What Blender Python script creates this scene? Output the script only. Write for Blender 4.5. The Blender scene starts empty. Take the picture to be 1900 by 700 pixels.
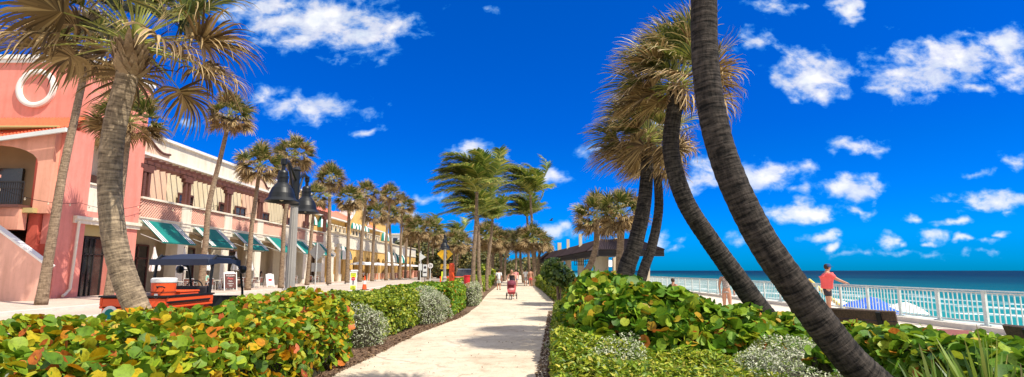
import bpy, math, random
import numpy as np
from mathutils import Vector, Matrix, noise as mnoise

random.seed(7); RNG = np.random.default_rng(11)
PI = math.pi; rad = math.radians
scene = bpy.context.scene
COL = scene.collection

# ------------------------------------------------------------ camera, sky, sun
F = 1020.0; PIT = math.atan(152 / F); YAW = rad(0.56); CH = 1.6
cd = bpy.data.cameras.new('camera'); cam = bpy.data.objects.new('camera', cd); COL.objects.link(cam)
cam.location = (0, 0, CH); cam.rotation_euler = (PI / 2 + PIT, 0, YAW)
cd.sensor_width = 36; cd.lens = 36 * F / 1900; cd.clip_start = 0.1; cd.clip_end = 30000
scene.camera = cam

SUN = Vector((0.47, -0.27, 0.84)).normalized()
sd = bpy.data.lights.new('sun', 'SUN'); so = bpy.data.objects.new('sun', sd); COL.objects.link(so)
sd.energy = 5.0; sd.angle = rad(0.5); sd.color = (1.0, 0.92, 0.78)
so.rotation_euler = SUN.to_track_quat('Z', 'Y').to_euler()
scene.view_settings.view_transform = 'Standard'; scene.view_settings.look = 'None'
scene.view_settings.exposure = 0.32; scene.view_settings.gamma = 1

def ray(px, py):
    x = (px - 950) / F; y = -(py - 350) / F
    c, s = math.cos(PIT), math.sin(PIT)
    Y = c - s * y; Z = s + c * y
    cy, sy = math.cos(YAW), math.sin(YAW)
    return Vector((x * cy - Y * sy, x * sy + Y * cy, Z))
def A(px, py, Y):
    r = ray(px, py); t = Y / r.y; return Vector((r.x * t, Y, CH + r.z * t))

class NT:
    def __init__(s, tree): s.t = tree; s.n = tree.nodes; s.l = tree.links
    def add(s, typ, **k):
        n = s.n.new(typ)
        for a, v in k.items(): setattr(n, a, v)
        return n
    def link(s, a, b): s.l.new(a, b)
    def setin(s, n, i, v):
        if hasattr(v, 'links') or isinstance(v, bpy.types.NodeSocket): s.l.new(v, n.inputs[i])
        else: n.inputs[i].default_value = v
    def math(s, op, a, b=0.0, c=None, clamp=False):
        n = s.add('ShaderNodeMath', operation=op); n.use_clamp = clamp
        s.setin(n, 0, a); s.setin(n, 1, b)
        if c is not None: s.setin(n, 2, c)
        return n.outputs[0]
    def vec(s, op, a, b=(0, 0, 0)):
        n = s.add('ShaderNodeVectorMath', operation=op); s.setin(n, 0, a); s.setin(n, 1, b)
        return n.outputs['Value'] if op in ('LENGTH', 'DISTANCE', 'DOT_PRODUCT') else n.outputs[0]
    def noise(s, vec, scale, detail=4, rough=.5, dist=0.0):
        n = s.add('ShaderNodeTexNoise'); n.inputs['Scale'].default_value = scale; n.inputs['Detail'].default_value = detail
        n.inputs['Roughness'].default_value = rough; n.inputs['Distortion'].default_value = dist
        if vec is not None: s.link(vec, n.inputs['Vector'])
        return n.outputs['Fac']
    def ramp(s, fac, stops, interp='LINEAR'):
        n = s.add('ShaderNodeValToRGB'); e = n.color_ramp.elements; n.color_ramp.interpolation = interp
        while len(e) < len(stops): e.new(0.5)
        for i, (p, c) in enumerate(stops):
            e[i].position = p; e[i].color = tuple(c) + (1,) if len(c) == 3 else c
        s.link(fac, n.inputs[0]); return n.outputs[0]
    def mix(s, fac, a, b, blend='MIX'):
        n = s.add('ShaderNodeMix', data_type='RGBA', blend_type=blend)
        for i, v in ((0, fac), (6, a), (7, b)):
            if isinstance(v, bpy.types.NodeSocket): s.link(v, n.inputs[i])
            elif i == 0: n.inputs[0].default_value = v
            else: n.inputs[i].default_value = tuple(v) + (1,) if len(v) == 3 else v
        return n.outputs[2]

world = bpy.data.worlds.new('World'); scene.world = world; world.use_nodes = True
w = NT(world.node_tree); w.n.clear()
wo = w.add('ShaderNodeOutputWorld'); bg = w.add('ShaderNodeBackground'); bg.inputs['Strength'].default_value = 0.15
w.link(bg.outputs[0], wo.inputs[0])
sky = w.add('ShaderNodeTexSky'); sky.sky_type = 'NISHITA'; sky.sun_disc = False
sky.sun_elevation = math.asin(SUN.z); sky.sun_rotation = math.atan2(SUN.x, SUN.y); sky.altitude = 0
sky.air_density = 1.0; sky.dust_density = 0.1; sky.ozone_density = 3.0
hs = w.add('ShaderNodeHueSaturation'); hs.inputs['Saturation'].default_value = 1.6; hs.inputs['Value'].default_value = 1.0
w.link(sky.outputs[0], hs.inputs['Color'])
tc = w.add('ShaderNodeTexCoord').outputs['Generated']
sx = w.add('ShaderNodeSeparateXYZ'); w.link(tc, sx.inputs[0])
skc = w.mix(1.0, hs.outputs[0], w.ramp(sx.outputs[2], [(0.0, (.0, .24, .95)), (.06, (.0, .30, .90)), (.2, (.0, .375, .80)), (.45, (.02, .46, .88)), (1, (.3, .5, .95))]), 'MULTIPLY')
yy = w.math('MAXIMUM', sx.outputs[1], 0.05)
cx = w.add('ShaderNodeCombineXYZ'); w.link(w.math('DIVIDE', sx.outputs[0], yy), cx.inputs[0]); w.link(w.math('DIVIDE', sx.outputs[2], yy), cx.inputs[1])
q = cx.outputs[0]
# clouds: centres and half sizes as directions of the sky
CL = [(600,40,150,45,1),(690,60,90,35,.9),(560,70,110,28,.75),(500,20,90,40,.9),(575,200,90,24,.8),(500,190,50,25,.6),(690,238,28,9,.7),(350,232,24,12,.6),
      (885,274,38,15,.9),(1022,322,38,17,1),(805,372,30,14,.8),(1030,432,32,14,.9),(765,410,18,11,.7),(1505,135,68,36,1.15),(1520,165,36,22,.9),(1570,12,36,26,1),
      (1760,110,110,42,.95),(1860,90,75,36,.95),(1700,150,80,34,.95),(1640,162,60,12,.7),(1880,140,45,20,.8),(1810,165,30,13,.7),(1440,10,45,20,.6),(1410,75,38,28,.75),
      (1590,270,45,17,.62),(1420,322,75,24,1),(1290,330,60,16,.9),(1350,312,50,20,.8),(1150,280,60,20,.8),(1575,346,54,24,1.1),(1490,392,62,19,1.1),(1530,435,36,13,1),(1612,388,22,13,.8),(1850,370,75,17,.85),
      (1705,410,25,9,.85),(1735,436,27,12,.85),(1770,412,30,8,.7),(1645,450,22,12,.8),(1830,450,28,10,.75),(1890,300,28,16,.7),(1800,318,34,11,.55),(1225,240,40,20,.7),
      (1540,458,16,8,.8),(1225,450,18,14,.6),(1270,455,22,9,.5),(1380,440,26,12,.5),(1075,440,12,10,.5),(915,20,22,8,.5),(1885,392,30,9,.5),(1680,470,90,9,.45),(1830,470,60,6,.5),(1590,472,40,6,.5),(1720,452,16,6,.8),(1665,455,14,7,.7),(1780,445,18,7,.8),(1860,436,20,7,.8),(1560,440,14,6,.6),(1480,352,20,9,.7),(1250,462,30,6,.5),(740,62,40,22,.6),(660,100,60,16,.5)]
dq = w.vec('ADD', q, w.vec('MULTIPLY', w.vec('SUBTRACT', (lambda n: (n.inputs['Scale'].__setattr__('default_value', 14), n.inputs['Detail'].__setattr__('default_value', 3), w.link(q, n.inputs['Vector']), n.outputs['Color'])[-1])(w.add('ShaderNodeTexNoise')), (.5, .5, .5)), (.10, .06, 0)))
cur = None
for (px, py, a, b, s) in CL:
    r = ray(px, py); u, v = r.x / r.y, r.z / r.y
    d = w.vec('MULTIPLY', w.vec('SUBTRACT', dq, (u, v, 0)), (F / a, F / b, 0))
    g = w.math('MULTIPLY_ADD', w.vec('LENGTH', d), -0.62 * s, s)
    cur = g if cur is None else w.math('MAXIMUM', cur, g)
fb = w.noise(w.vec('MULTIPLY', q, (1, 1.5, 1)), 22, 9, .60, .2)
dens = w.math('ADD', cur, w.math('MULTIPLY_ADD', fb, 1.7, -1.03))
cm = w.ramp(dens, [(0.0, (0, 0, 0)), (.12, (.16, .16, .16)), (.42, (.60, .60, .60)), (.8, (.95, .95, .95))])
fb2 = w.noise(q, 18, 5, .55)
cc = w.ramp(fb2, [(.3, (4.0, 4.5, 5.2)), (.58, (5.8, 5.8, 5.8))])
cc = w.mix(w.ramp(dens, [(.05, (0, 0, 0)), (.5, (1, 1, 1))]), (.25, 3.0, 6.2), cc)
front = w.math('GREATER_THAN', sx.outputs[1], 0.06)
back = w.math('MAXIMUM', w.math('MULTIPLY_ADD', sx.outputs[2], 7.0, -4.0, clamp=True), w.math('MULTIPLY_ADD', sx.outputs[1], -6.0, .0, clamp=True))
bc = w.math('MULTIPLY', back, w.ramp(w.noise(tc, 2.6, 6, .6), [(.36, (0, 0, 0)), (.52, (1, 1, 1))]))   # unseen white cloud cover overhead and behind, added for neutral fill light
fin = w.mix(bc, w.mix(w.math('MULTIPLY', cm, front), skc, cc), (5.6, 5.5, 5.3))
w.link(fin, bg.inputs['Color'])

# ------------------------------------------------------------ materials
MATS = {}
def pbr(name, c, rough=.75, var=.12, sc=2.0, bump=0.0, bsc=30, c2=None, metal=0.0, spec=.4, stretch=(1, 1, 1)):
    if name in MATS: return MATS[name]
    m = bpy.data.materials.new(name); m.use_nodes = True; t = NT(m.node_tree); p = t.n['Principled BSDF']
    co = t.vec('MULTIPLY', t.add('ShaderNodeTexCoord').outputs['Object'], stretch)
    f = t.noise(co, sc, 6, .6)
    a = tuple(x * (1 - var) for x in c); b = c2 if c2 else tuple(min(1, x * (1 + var)) for x in c)
    colr = t.ramp(f, [(.3, a), (.7, b)])
    if 'stucco' in name or 'render' in name:
        cs_ = t.add('ShaderNodeTexCoord').outputs['Object']
        colr = t.mix(.8, colr, t.ramp(t.noise(t.vec('MULTIPLY', cs_, (1.6, 1.6, .18)), 1.5, 6, .65), [(.32, (.78, .76, .72)), (.55, (1, 1, 1))]), 'MULTIPLY')
        colr = t.mix(.5, colr, t.ramp(t.noise(cs_, 3.5, 6, .7), [(.3, (.84, .82, .8)), (.5, (1, 1, 1))]), 'MULTIPLY')
    t.link(colr, p.inputs['Base Color'])
    p.inputs['Roughness'].default_value = rough; p.inputs['Metallic'].default_value = metal
    p.inputs['Specular IOR Level'].default_value = spec
    if bump:
        bn = t.add('ShaderNodeBump'); bn.inputs['Strength'].default_value = bump; bn.inputs['Distance'].default_value = .02
        t.link(t.noise(co, bsc, 5, .6), bn.inputs['Height']); t.link(bn.outputs[0], p.inputs['Normal'])
    MATS[name] = m; return m

def leafmat(name, stops, rough=.45, trans=.35, tip=None, tipat=.6, spec=.5):
    m = bpy.data.materials.new(name); m.use_nodes = True; t = NT(m.node_tree); p = t.n['Principled BSDF']
    rnd = t.add('ShaderNodeNewGeometry').outputs['Random Per Island']
    c = t.ramp(rnd, stops)
    if tip:
        uv = t.add('ShaderNodeUVMap'); s = t.add('ShaderNodeSeparateXYZ'); t.link(uv.outputs[0], s.inputs[0])
        off = t.math('MULTIPLY_ADD', rnd, .5, -.25)
        k = t.math('MULTIPLY_ADD', t.math('SUBTRACT', t.math('ADD', s.outputs[1], off), tipat), 5.0, .0, clamp=True)
        c = t.mix(k, c, tip)
    else:
        co = t.add('ShaderNodeTexCoord').outputs['Object']
        c = t.mix(.75, c, t.ramp(t.noise(co, 26, 5, .7), [(.34, (.34, .30, .22)), (.5, (.85, .85, .8)), (.66, (1.0, 1.0, .94))]), 'MULTIPLY')
    t.link(c, p.inputs['Base Color']); p.inputs['Roughness'].default_value = rough; p.inputs['Specular IOR Level'].default_value = spec
    tr = t.add('ShaderNodeBsdfTranslucent'); t.link(c, tr.inputs['Color'])
    mx = t.add('ShaderNodeMixShader'); mx.inputs[0].default_value = trans
    t.link(p.outputs[0], mx.inputs[1]); t.link(tr.outputs[0], mx.inputs[2]); t.link(mx.outputs[0], t.n['Material Output'].inputs[0])
    MATS[name] = m; return m

def trunkmat(name, dark, light, ring=16, mid=.5):
    m = bpy.data.materials.new(name); m.use_nodes = True; t = NT(m.node_tree); p = t.n['Principled BSDF']
    uv = t.add('ShaderNodeUVMap').outputs[0]
    r1 = t.noise(t.vec('MULTIPLY', uv, (2.2, ring, 1)), 1.6, 5, .6, .4)
    r2 = t.noise(t.vec('MULTIPLY', uv, (16, 5, 1)), 1.3, 4, .65)
    r3 = t.noise(t.vec('MULTIPLY', uv, (1, 1, 1)), 1.1, 3, .5)
    h = t.math('ADD', t.math('MULTIPLY', r1, .62), t.math('MULTIPLY', r2, .38))
    c = t.ramp(h, [(mid - .13, dark), (mid, tuple((a + b) * .5 for a, b in zip(dark, light))), (mid + .12, light)])
    c = t.mix(.5, c, t.ramp(r3, [(.3, (.55, .5, .48)), (.65, (1.1, 1.08, 1.0))]), 'MULTIPLY')
    t.link(c, p.inputs['Base Color']); p.inputs['Roughness'].default_value = .9; p.inputs['Specular IOR Level'].default_value = .2
    bn = t.add('ShaderNodeBump'); bn.inputs['Strength'].default_value = 1.0; bn.inputs['Distance'].default_value = .03
    t.link(h, bn.inputs['Height']); t.link(bn.outputs[0], p.inputs['Normal'])
    MATS[name] = m; return m

M_concrete = pbr('path_concrete', (.60, .51, .39), .9, .16, .7, .25, 60, c2=(.72, .64, .52))
M_road = pbr('road_asphalt', (.44, .37, .31), .95, .14, .35, .3, 90, c2=(.54, .46, .39))
M_side = pbr('sidewalk', (.52, .40, .33), .9, .16, .8, .2, 40, c2=(.62, .52, .45))
M_kerb = pbr('kerb_concrete', (.62, .58, .52), .9, .12, 1.5, .2, 40)
M_paint = pbr('road_paint', (.82, .82, .80), .8, .06, 3)
M_soil = pbr('mulch', (.10, .06, .04), .95, .5, 14, .8, 60, c2=(.26, .16, .10))
M_sand = pbr('sand', (.66, .56, .42), .95, .1, .5, .5, 14)
M_pink = pbr('pink_stucco', (.82, .27, .215), .9, .07, .6, .12, 60, c2=(.86, .32, .26))
M_pinkl = pbr('pale_pink_stucco', (.82, .46, .36), .9, .05, .6, .12, 60)
M_salmon = pbr('salmon_stucco', (.78, .38, .27), .9, .05, .6, .1, 60)
M_redp = pbr('shaded_pink_stucco', (.60, .12, .08), .9, .08, 1, .1, 50)  # darker pink: dimmer grazing light on the pier face put into the colour
M_cream = pbr('cream_stucco', (.78, .66, .45), .9, .05, .6, .1, 60, c2=(.84, .73, .52))
M_creamw = pbr('pale_cream_stucco', (.82, .75, .62), .9, .05, 1, .1, 50)
M_yel = pbr('yellow_stucco', (.80, .50, .16), .9, .06, .5, .1, 50)
M_ochre = pbr('ochre_ceiling', (.50, .40, .17), .9, .08, .8)
M_tan = pbr('tan_wall', (.42, .29, .17), .9, .08, .8)
M_white = pbr('white_trim', (.82, .81, .78), .7, .05, 2)
M_brown = pbr('brown_timber', (.13, .05, .04), .7, .25, 3, .3, 30, stretch=(1, 1, 6))
M_teal = pbr('teal_canvas', (.0, .17, .15), .75, .12, 1, c2=(.0, .23, .20))
M_navy = pbr('navy_stripe', (.012, .03, .05), .7, .1, 2)
M_glass = pbr('dark_glass', (.012, .012, .014), .12, .4, 1.2, c2=(.05, .045, .04), spec=.8)
M_black = pbr('black_metal', (.008, .010, .013), .42, .3, 4, spec=.4)
M_iron = pbr('wrought_iron', (.02, .018, .018), .6, .2, 5)
M_post = pbr('cast_post', (.33, .31, .29), .65, .15, 2, .15, 30)
M_lattice = pbr('terracotta_lattice', (.74, .42, .33), .85, .08, 3)
M_tile = pbr('orange_roof_tile', (.72, .12, .05), .7, .18, 5, .3, 20)
M_tilep = pbr('pink_red_roof', (.72, .20, .13), .8, .1, 3)
M_purple = pbr('purple_brown_tile', (.030, .017, .022), .8, .3, 3, .3, 20)
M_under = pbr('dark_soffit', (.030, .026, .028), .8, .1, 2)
M_stone = pbr('pavilion_render', (.72, .62, .47), .9, .06, 1, .1, 40)
M_org = pbr('orange_plastic', (.85, .10, .02), .45, .08, 2)
M_canvas = pbr('white_canvas', (.80, .79, .78), .8, .08, 5)
M_alu = pbr('pale_metal', (.66, .70, .70), .45, .06, 3)
M_rail = pbr('white_powder_coat', (.56, .65, .65), .5, .14, 6, c2=(.68, .75, .74))
M_bench = pbr('bench_wood', (.05, .035, .028), .6, .4, 5, .3, 40, c2=(.12, .075, .05), stretch=(8, 1, 8))
M_deckw = pbr('red_deck_wood', (.22, .07, .055), .8, .25, 3, .3, 30, stretch=(8, 1, 1))
M_skin = pbr('skin', (.55, .28, .18), .55, .06, 5)
M_coral = pbr('coral_cloth', (.85, .12, .12), .85, .08, 8, .2, 20)
M_dcl = pbr('dark_cloth', (.035, .03, .04), .85, .2, 8)
M_blue = pbr('blue_cloth', (.02, .07, .22), .8, .1, 5)
M_wcl = pbr('white_cloth', (.78, .78, .78), .85, .06, 8)
M_hair = pbr('dark_hair', (.035, .02, .013), .6, .3, 20)
M_red = pbr('red_plastic', (.62, .025, .03), .5, .1, 3)
M_yels = pbr('sign_yellow', (.85, .48, .02), .5, .05, 2)
M_fluo = pbr('fluorescent_yellow', (.72, .85, .05), .5, .05, 2)
M_grey = pbr('sign_back_grey', (.36, .37, .38), .5, .1, 2, metal=.3)
M_rub = pbr('tyre_rubber', (.02, .02, .02), .85, .2, 5)
M_bblue = pbr('bright_blue_canvas', (.01, .10, .62), .7, .1, 2)
M_terr = pbr('terracotta', (.55, .22, .11), .85, .1, 2)
M_twig = pbr('twigs', (.035, .032, .014), .95, .5, 20, .8, 40)

L_grape = leafmat('sea_grape_leaf', [(0, (.07, .16, .01)), (.30, (.17, .32, .02)), (.56, (.33, .46, .03)), (.74, (.50, .50, .03)), (.86, (.62, .42, .01)), (.95, (.60, .20, .01)), (.985, (.66, .16, .05)), (1, (.30, .08, .02))], .5, .3, spec=.3)
L_grape2 = leafmat('green_sea_grape_leaf', [(0, (.05, .14, .01)), (.40, (.13, .29, .02)), (.74, (.30, .46, .03)), (.91, (.46, .52, .04)), (.965, (.50, .30, .02)), (1, (.68, .16, .04))], .5, .3, spec=.3)
L_silver = leafmat('silver_leaf', [(0, (.07, .13, .02)), (.22, (.24, .34, .05)), (.34, (.36, .42, .24)), (.6, (.56, .60, .44)), (1, (.78, .79, .66))], .7, .2)
L_green = leafmat('clipped_leaf', [(0, (.06, .13, .01)), (.4, (.22, .33, .02)), (.8, (.44, .52, .04)), (1, (.6, .56, .06))], .45, .3)
L_low = leafmat('low_shrub_leaf', [(0, (.06, .14, .01)), (.4, (.22, .35, .02)), (.8, (.50, .56, .04)), (1, (.72, .62, .12))], .45, .3)
L_dark = leafmat('dark_leaf', [(0, (.03, .07, .012)), (.6, (.10, .19, .025)), (1, (.26, .34, .045))], .4, .25)
L_far = leafmat('wood_leaf', [(0, (.04, .055, .015)), (.6, (.13, .14, .035)), (1, (.34, .27, .08))], .6, .25)
TIP = (.50, .38, .18)
L_fan = leafmat('fan_frond', [(0, (.035, .06, .014)), (.4, (.09, .125, .025)), (.75, (.22, .25, .045)), (1, (.42, .36, .10))], .5, .25, tip=TIP, tipat=.62)
L_dry = leafmat('dry_frond', [(0, (.07, .042, .018)), (.5, (.26, .165, .065)), (1, (.58, .42, .19))], .7, .18, tip=(.48, .34, .16), tipat=.7)
L_coco = leafmat('coconut_frond', [(0, (.06, .12, .02)), (.5, (.17, .24, .035)), (.85, (.38, .40, .06)), (1, (.56, .48, .12))], .5, .3, tip=(.40, .34, .10), tipat=.75)
L_pet = pbr('petiole', (.34, .36, .08), .5, .2, 3)
L_blade = leafmat('sword_leaf', [(0, (.05, .10, .015)), (.5, (.14, .25, .03)), (.85, (.32, .42, .06)), (1, (.50, .45, .15))], .35, .2, tip=(.32, .24, .10), tipat=1.0)
T_grey = trunkmat('palm_bark', (.10, .075, .055), (.46, .36, .25), 15, .49)
T_dark = trunkmat('weathered_palm_bark', (.009, .009, .009), (.105, .090, .080), 17, .54)
T_street = trunkmat('street_palm_bark', (.11, .075, .05), (.40, .30, .21), 11, .49)
M_boot = pbr('frond_boot', (.30, .19, .10), .9, .3, 6, .4, 30, c2=(.52, .38, .24))

# ------------------------------------------------------------ object helpers
def tag(o, label=None, cat=None, group=None, kind=None):
    if label: o['label'] = label
    if cat: o['category'] = cat
    if group: o['group'] = group
    if kind: o['kind'] = kind
    return o
def empty(name, loc, label, cat, group=None, rz=0):
    o = bpy.data.objects.new(name, None); COL.objects.link(o); o.location = loc; o.rotation_euler = (0, 0, rz)
    o.empty_display_size = .2
    return tag(o, label, cat, group)
def copy_tree(o, parent=None):
    c = o.copy(); COL.objects.link(c); c.parent = parent
    for ch in [x for x in bpy.data.objects if x.parent == o]: copy_tree(ch, c)
    return c

class MB:
    def __init__(s): s.v = []; s.f = []; s.uv = {}; s.m = {}
    def box(s, x0, x1, y0, y1, z0, z1):
        b = len(s.v)
        s.v += [(x0, y0, z0), (x1, y0, z0), (x1, y1, z0), (x0, y1, z0), (x0, y0, z1), (x1, y0, z1), (x1, y1, z1), (x0, y1, z1)]
        s.f += [tuple(b + i for i in q) for q in ((3, 2, 1, 0), (4, 5, 6, 7), (0, 1, 5, 4), (1, 2, 6, 5), (2, 3, 7, 6), (3, 0, 4, 7))]; return s
    def bar(s, a, b, w=.05, h=None, up=(0, 0, 1)):
        a = Vector(a); b = Vector(b); d = (b - a).normalized(); h = h or w
        u = Vector(up); 
        if abs(d.dot(u)) > .98: u = Vector((0, 1, 0))
        x = d.cross(u).normalized(); y = x.cross(d).normalized(); n = len(s.v)
        for p in (a, b):
            for i, j in ((-1, -1), (1, -1), (1, 1), (-1, 1)): s.v.append(tuple(p + x * i * w / 2 + y * j * h / 2))
        s.f += [tuple(n + i for i in q) for q in ((3, 2, 1, 0), (4, 5, 6, 7), (0, 1, 5, 4), (1, 2, 6, 5), (2, 3, 7, 6), (3, 0, 4, 7))]; return s
    def tube(s, pts, r, n=8, cap=True):
        pts = [Vector(p) for p in pts]; k = len(pts); rr = r if isinstance(r, (list, tuple)) else [r] * k
        b = len(s.v); L = 0; prevx = None; Ls = []
        for i, p in enumerate(pts):
            d = (pts[min(i + 1, k - 1)] - pts[max(i - 1, 0)]).normalized()
            if prevx is None:
                u = Vector((0, 1, 0)) if abs(d.y) < .9 else Vector((1, 0, 0)); x = d.cross(u).normalized()
            else: x = (prevx - d * prevx.dot(d)).normalized()
            prevx = x; y = d.cross(x)
            if i: L += (pts[i] - pts[i - 1]).length
            Ls.append(L)
            for j in range(n):
                a = 2 * PI * j / n; s.v.append(tuple(p + (x * math.cos(a) + y * math.sin(a)) * rr[i]))
        for i in range(k - 1):
            for j in range(n):
                j2 = (j + 1) % n; s.uv[len(s.f)] = [(j / n, Ls[i]), ((j + 1) / n, Ls[i]), ((j + 1) / n, Ls[i + 1]), (j / n, Ls[i + 1])]
                s.f.append((b + i * n + j, b + i * n + j2, b + (i + 1) * n + j2, b + (i + 1) * n + j))
        if cap: s.f.append(tuple(b + j for j in range(n))[::-1]); s.f.append(tuple(b + (k - 1) * n + j for j in range(n)))
        return s
    def lathe(s, prof, c=(0, 0, 0), n=16, cap=True):
        c = Vector(c); b = len(s.v)
        for r, z in prof:
            for j in range(n): a = 2 * PI * j / n; s.v.append((c.x + r * math.cos(a), c.y + r * math.sin(a), c.z + z))
        for i in range(len(prof) - 1):
            for j in range(n):
                j2 = (j + 1) % n; s.f.append((b + i * n + j, b + i * n + j2, b + (i + 1) * n + j2, b + (i + 1) * n + j))
        if cap: s.f.append(tuple(b + j for j in range(n))[::-1]); s.f.append(tuple(b + (len(prof) - 1) * n + j for j in range(n)))
        return s
    def prism(s, poly, o, ux, uy, d):
        o = Vector(o); ux = Vector(ux); uy = Vector(uy); d = Vector(d); b = len(s.v); n = len(poly)
        for k in (0, 1):
            for (x, y) in poly: s.v.append(tuple(o + ux * x + uy * y + d * k))
        s.f.append(tuple(b + i for i in range(n))[::-1]); s.f.append(tuple(b + n + i for i in range(n)))
        for i in range(n): j = (i + 1) % n; s.f.append((b + i, b + j, b + n + j, b + n + i))
        return s
    def quad(s, *p):
        b = len(s.v); s.v += [tuple(q) for q in p]; s.f.append(tuple(range(b, b + len(p)))); return s
    def build(s, name, mat, parent=None, smooth=False, bevel=0):
        me = bpy.data.meshes.new(name); me.from_pydata(s.v, [], s.f)
        mats = mat if isinstance(mat, (list, tuple)) else [mat]
        for m in mats: me.materials.append(m)
        if s.uv:
            ul = me.uv_layers.new(name='UVMap')
            for fi, uvs in s.uv.items():
                ls = me.polygons[fi].loop_start
                for q, u in enumerate(uvs): ul.data[ls + q].uv = u
        if smooth:
            for p in me.polygons: p.use_smooth = True
        o = bpy.data.objects.new(name, me); COL.objects.link(o); o.parent = parent
        if bevel:
            bm_ = o.modifiers.new('bevel', 'BEVEL'); bm_.width = bevel; bm_.segments = 2; bm_.limit_method = 'ANGLE'
        return o

def arrmesh(name, V, Fq, mats, parent=None, uv=None, midx=None, smooth=False):
    """V (n,3); Fq (m,k) equal-size faces"""
    me = bpy.data.meshes.new(name); n = len(V); m, k = Fq.shape
    me.vertices.add(n); me.vertices.foreach_set('co', V.astype(np.float32).ravel())
    me.loops.add(m * k); me.loops.foreach_set('vertex_index', Fq.astype(np.int32).ravel())
    me.polygons.add(m); me.polygons.foreach_set('loop_start', np.arange(0, m * k, k, dtype=np.int32))
    me.polygons.foreach_set('loop_total', np.full(m, k, dtype=np.int32))
    for mt in (mats if isinstance(mats, (list, tuple)) else [mats]): me.materials.append(mt)
    if midx is not None: me.polygons.foreach_set('material_index', midx.astype(np.int32))
    if smooth: me.polygons.foreach_set('use_smooth', np.ones(m, dtype=bool))
    if uv is not None:
        ul = me.uv_layers.new(name='UVMap'); ul.data.foreach_set('uv', uv.astype(np.float32).ravel())
    me.update(calc_edges=True); me.validate()
    o = bpy.data.objects.new(name, me); COL.objects.link(o); o.parent = parent; return o

def unit(a): return a / (np.linalg.norm(a, axis=-1, keepdims=True) + 1e-9)
ROUND = (np.array([(0, -.42, 0), (.26, -.48, .06), (.46, -.22, .10), (.5, .08, .13), (.36, .36, .06), (0, .48, -.05), (-.36, .36, .06), (-.5, .08, .13), (-.46, -.22, .10), (-.26, -.48, .06), (0, .05, .0)]),
         np.array([(0, 1, 2, 10), (10, 2, 3, 4), (10, 4, 5, 5), (10, 5, 6, 6), (10, 6, 7, 8), (0, 10, 8, 9)]))
ROUND = (ROUND[0], np.array([(0, 1, 2, 10), (10, 2, 3, 4), (10, 4, 5, 6), (10, 6, 7, 8), (0, 10, 8, 9)]))
LANCE = (np.array([(0, -.5, 0), (.2, 0, .06), (0, .5, 0), (-.2, 0, .06)]), np.array([(0, 1, 2), (0, 2, 3)]))
def leaves(name, P, Nn, size, shape, mat, parent=None, tilt=.7, up=0.0):
    P = np.asarray(P, float); n = len(P); T, FT = shape
    nr = unit(np.asarray(Nn, float) + RNG.normal(0, tilt, (n, 3)) + np.array([0, 0, up]))
    a = unit(np.cross(nr, RNG.normal(0, 1, (n, 3)))); b = np.cross(nr, a)
    sz = np.asarray(size).reshape(-1, 1, 1) * np.ones((n, 1, 1))
    V = P[:, None, :] + sz * (T[None, :, 0:1] * a[:, None, :] + T[None, :, 1:2] * b[:, None, :] + T[None, :, 2:3] * nr[:, None, :])
    k = len(T); Fq = (FT[None] + (np.arange(n) * k)[:, None, None]).reshape(-1, FT.shape[1])
    return arrmesh(name, V.reshape(-1, 3), Fq, mat, parent, smooth=(k > 6))

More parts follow.
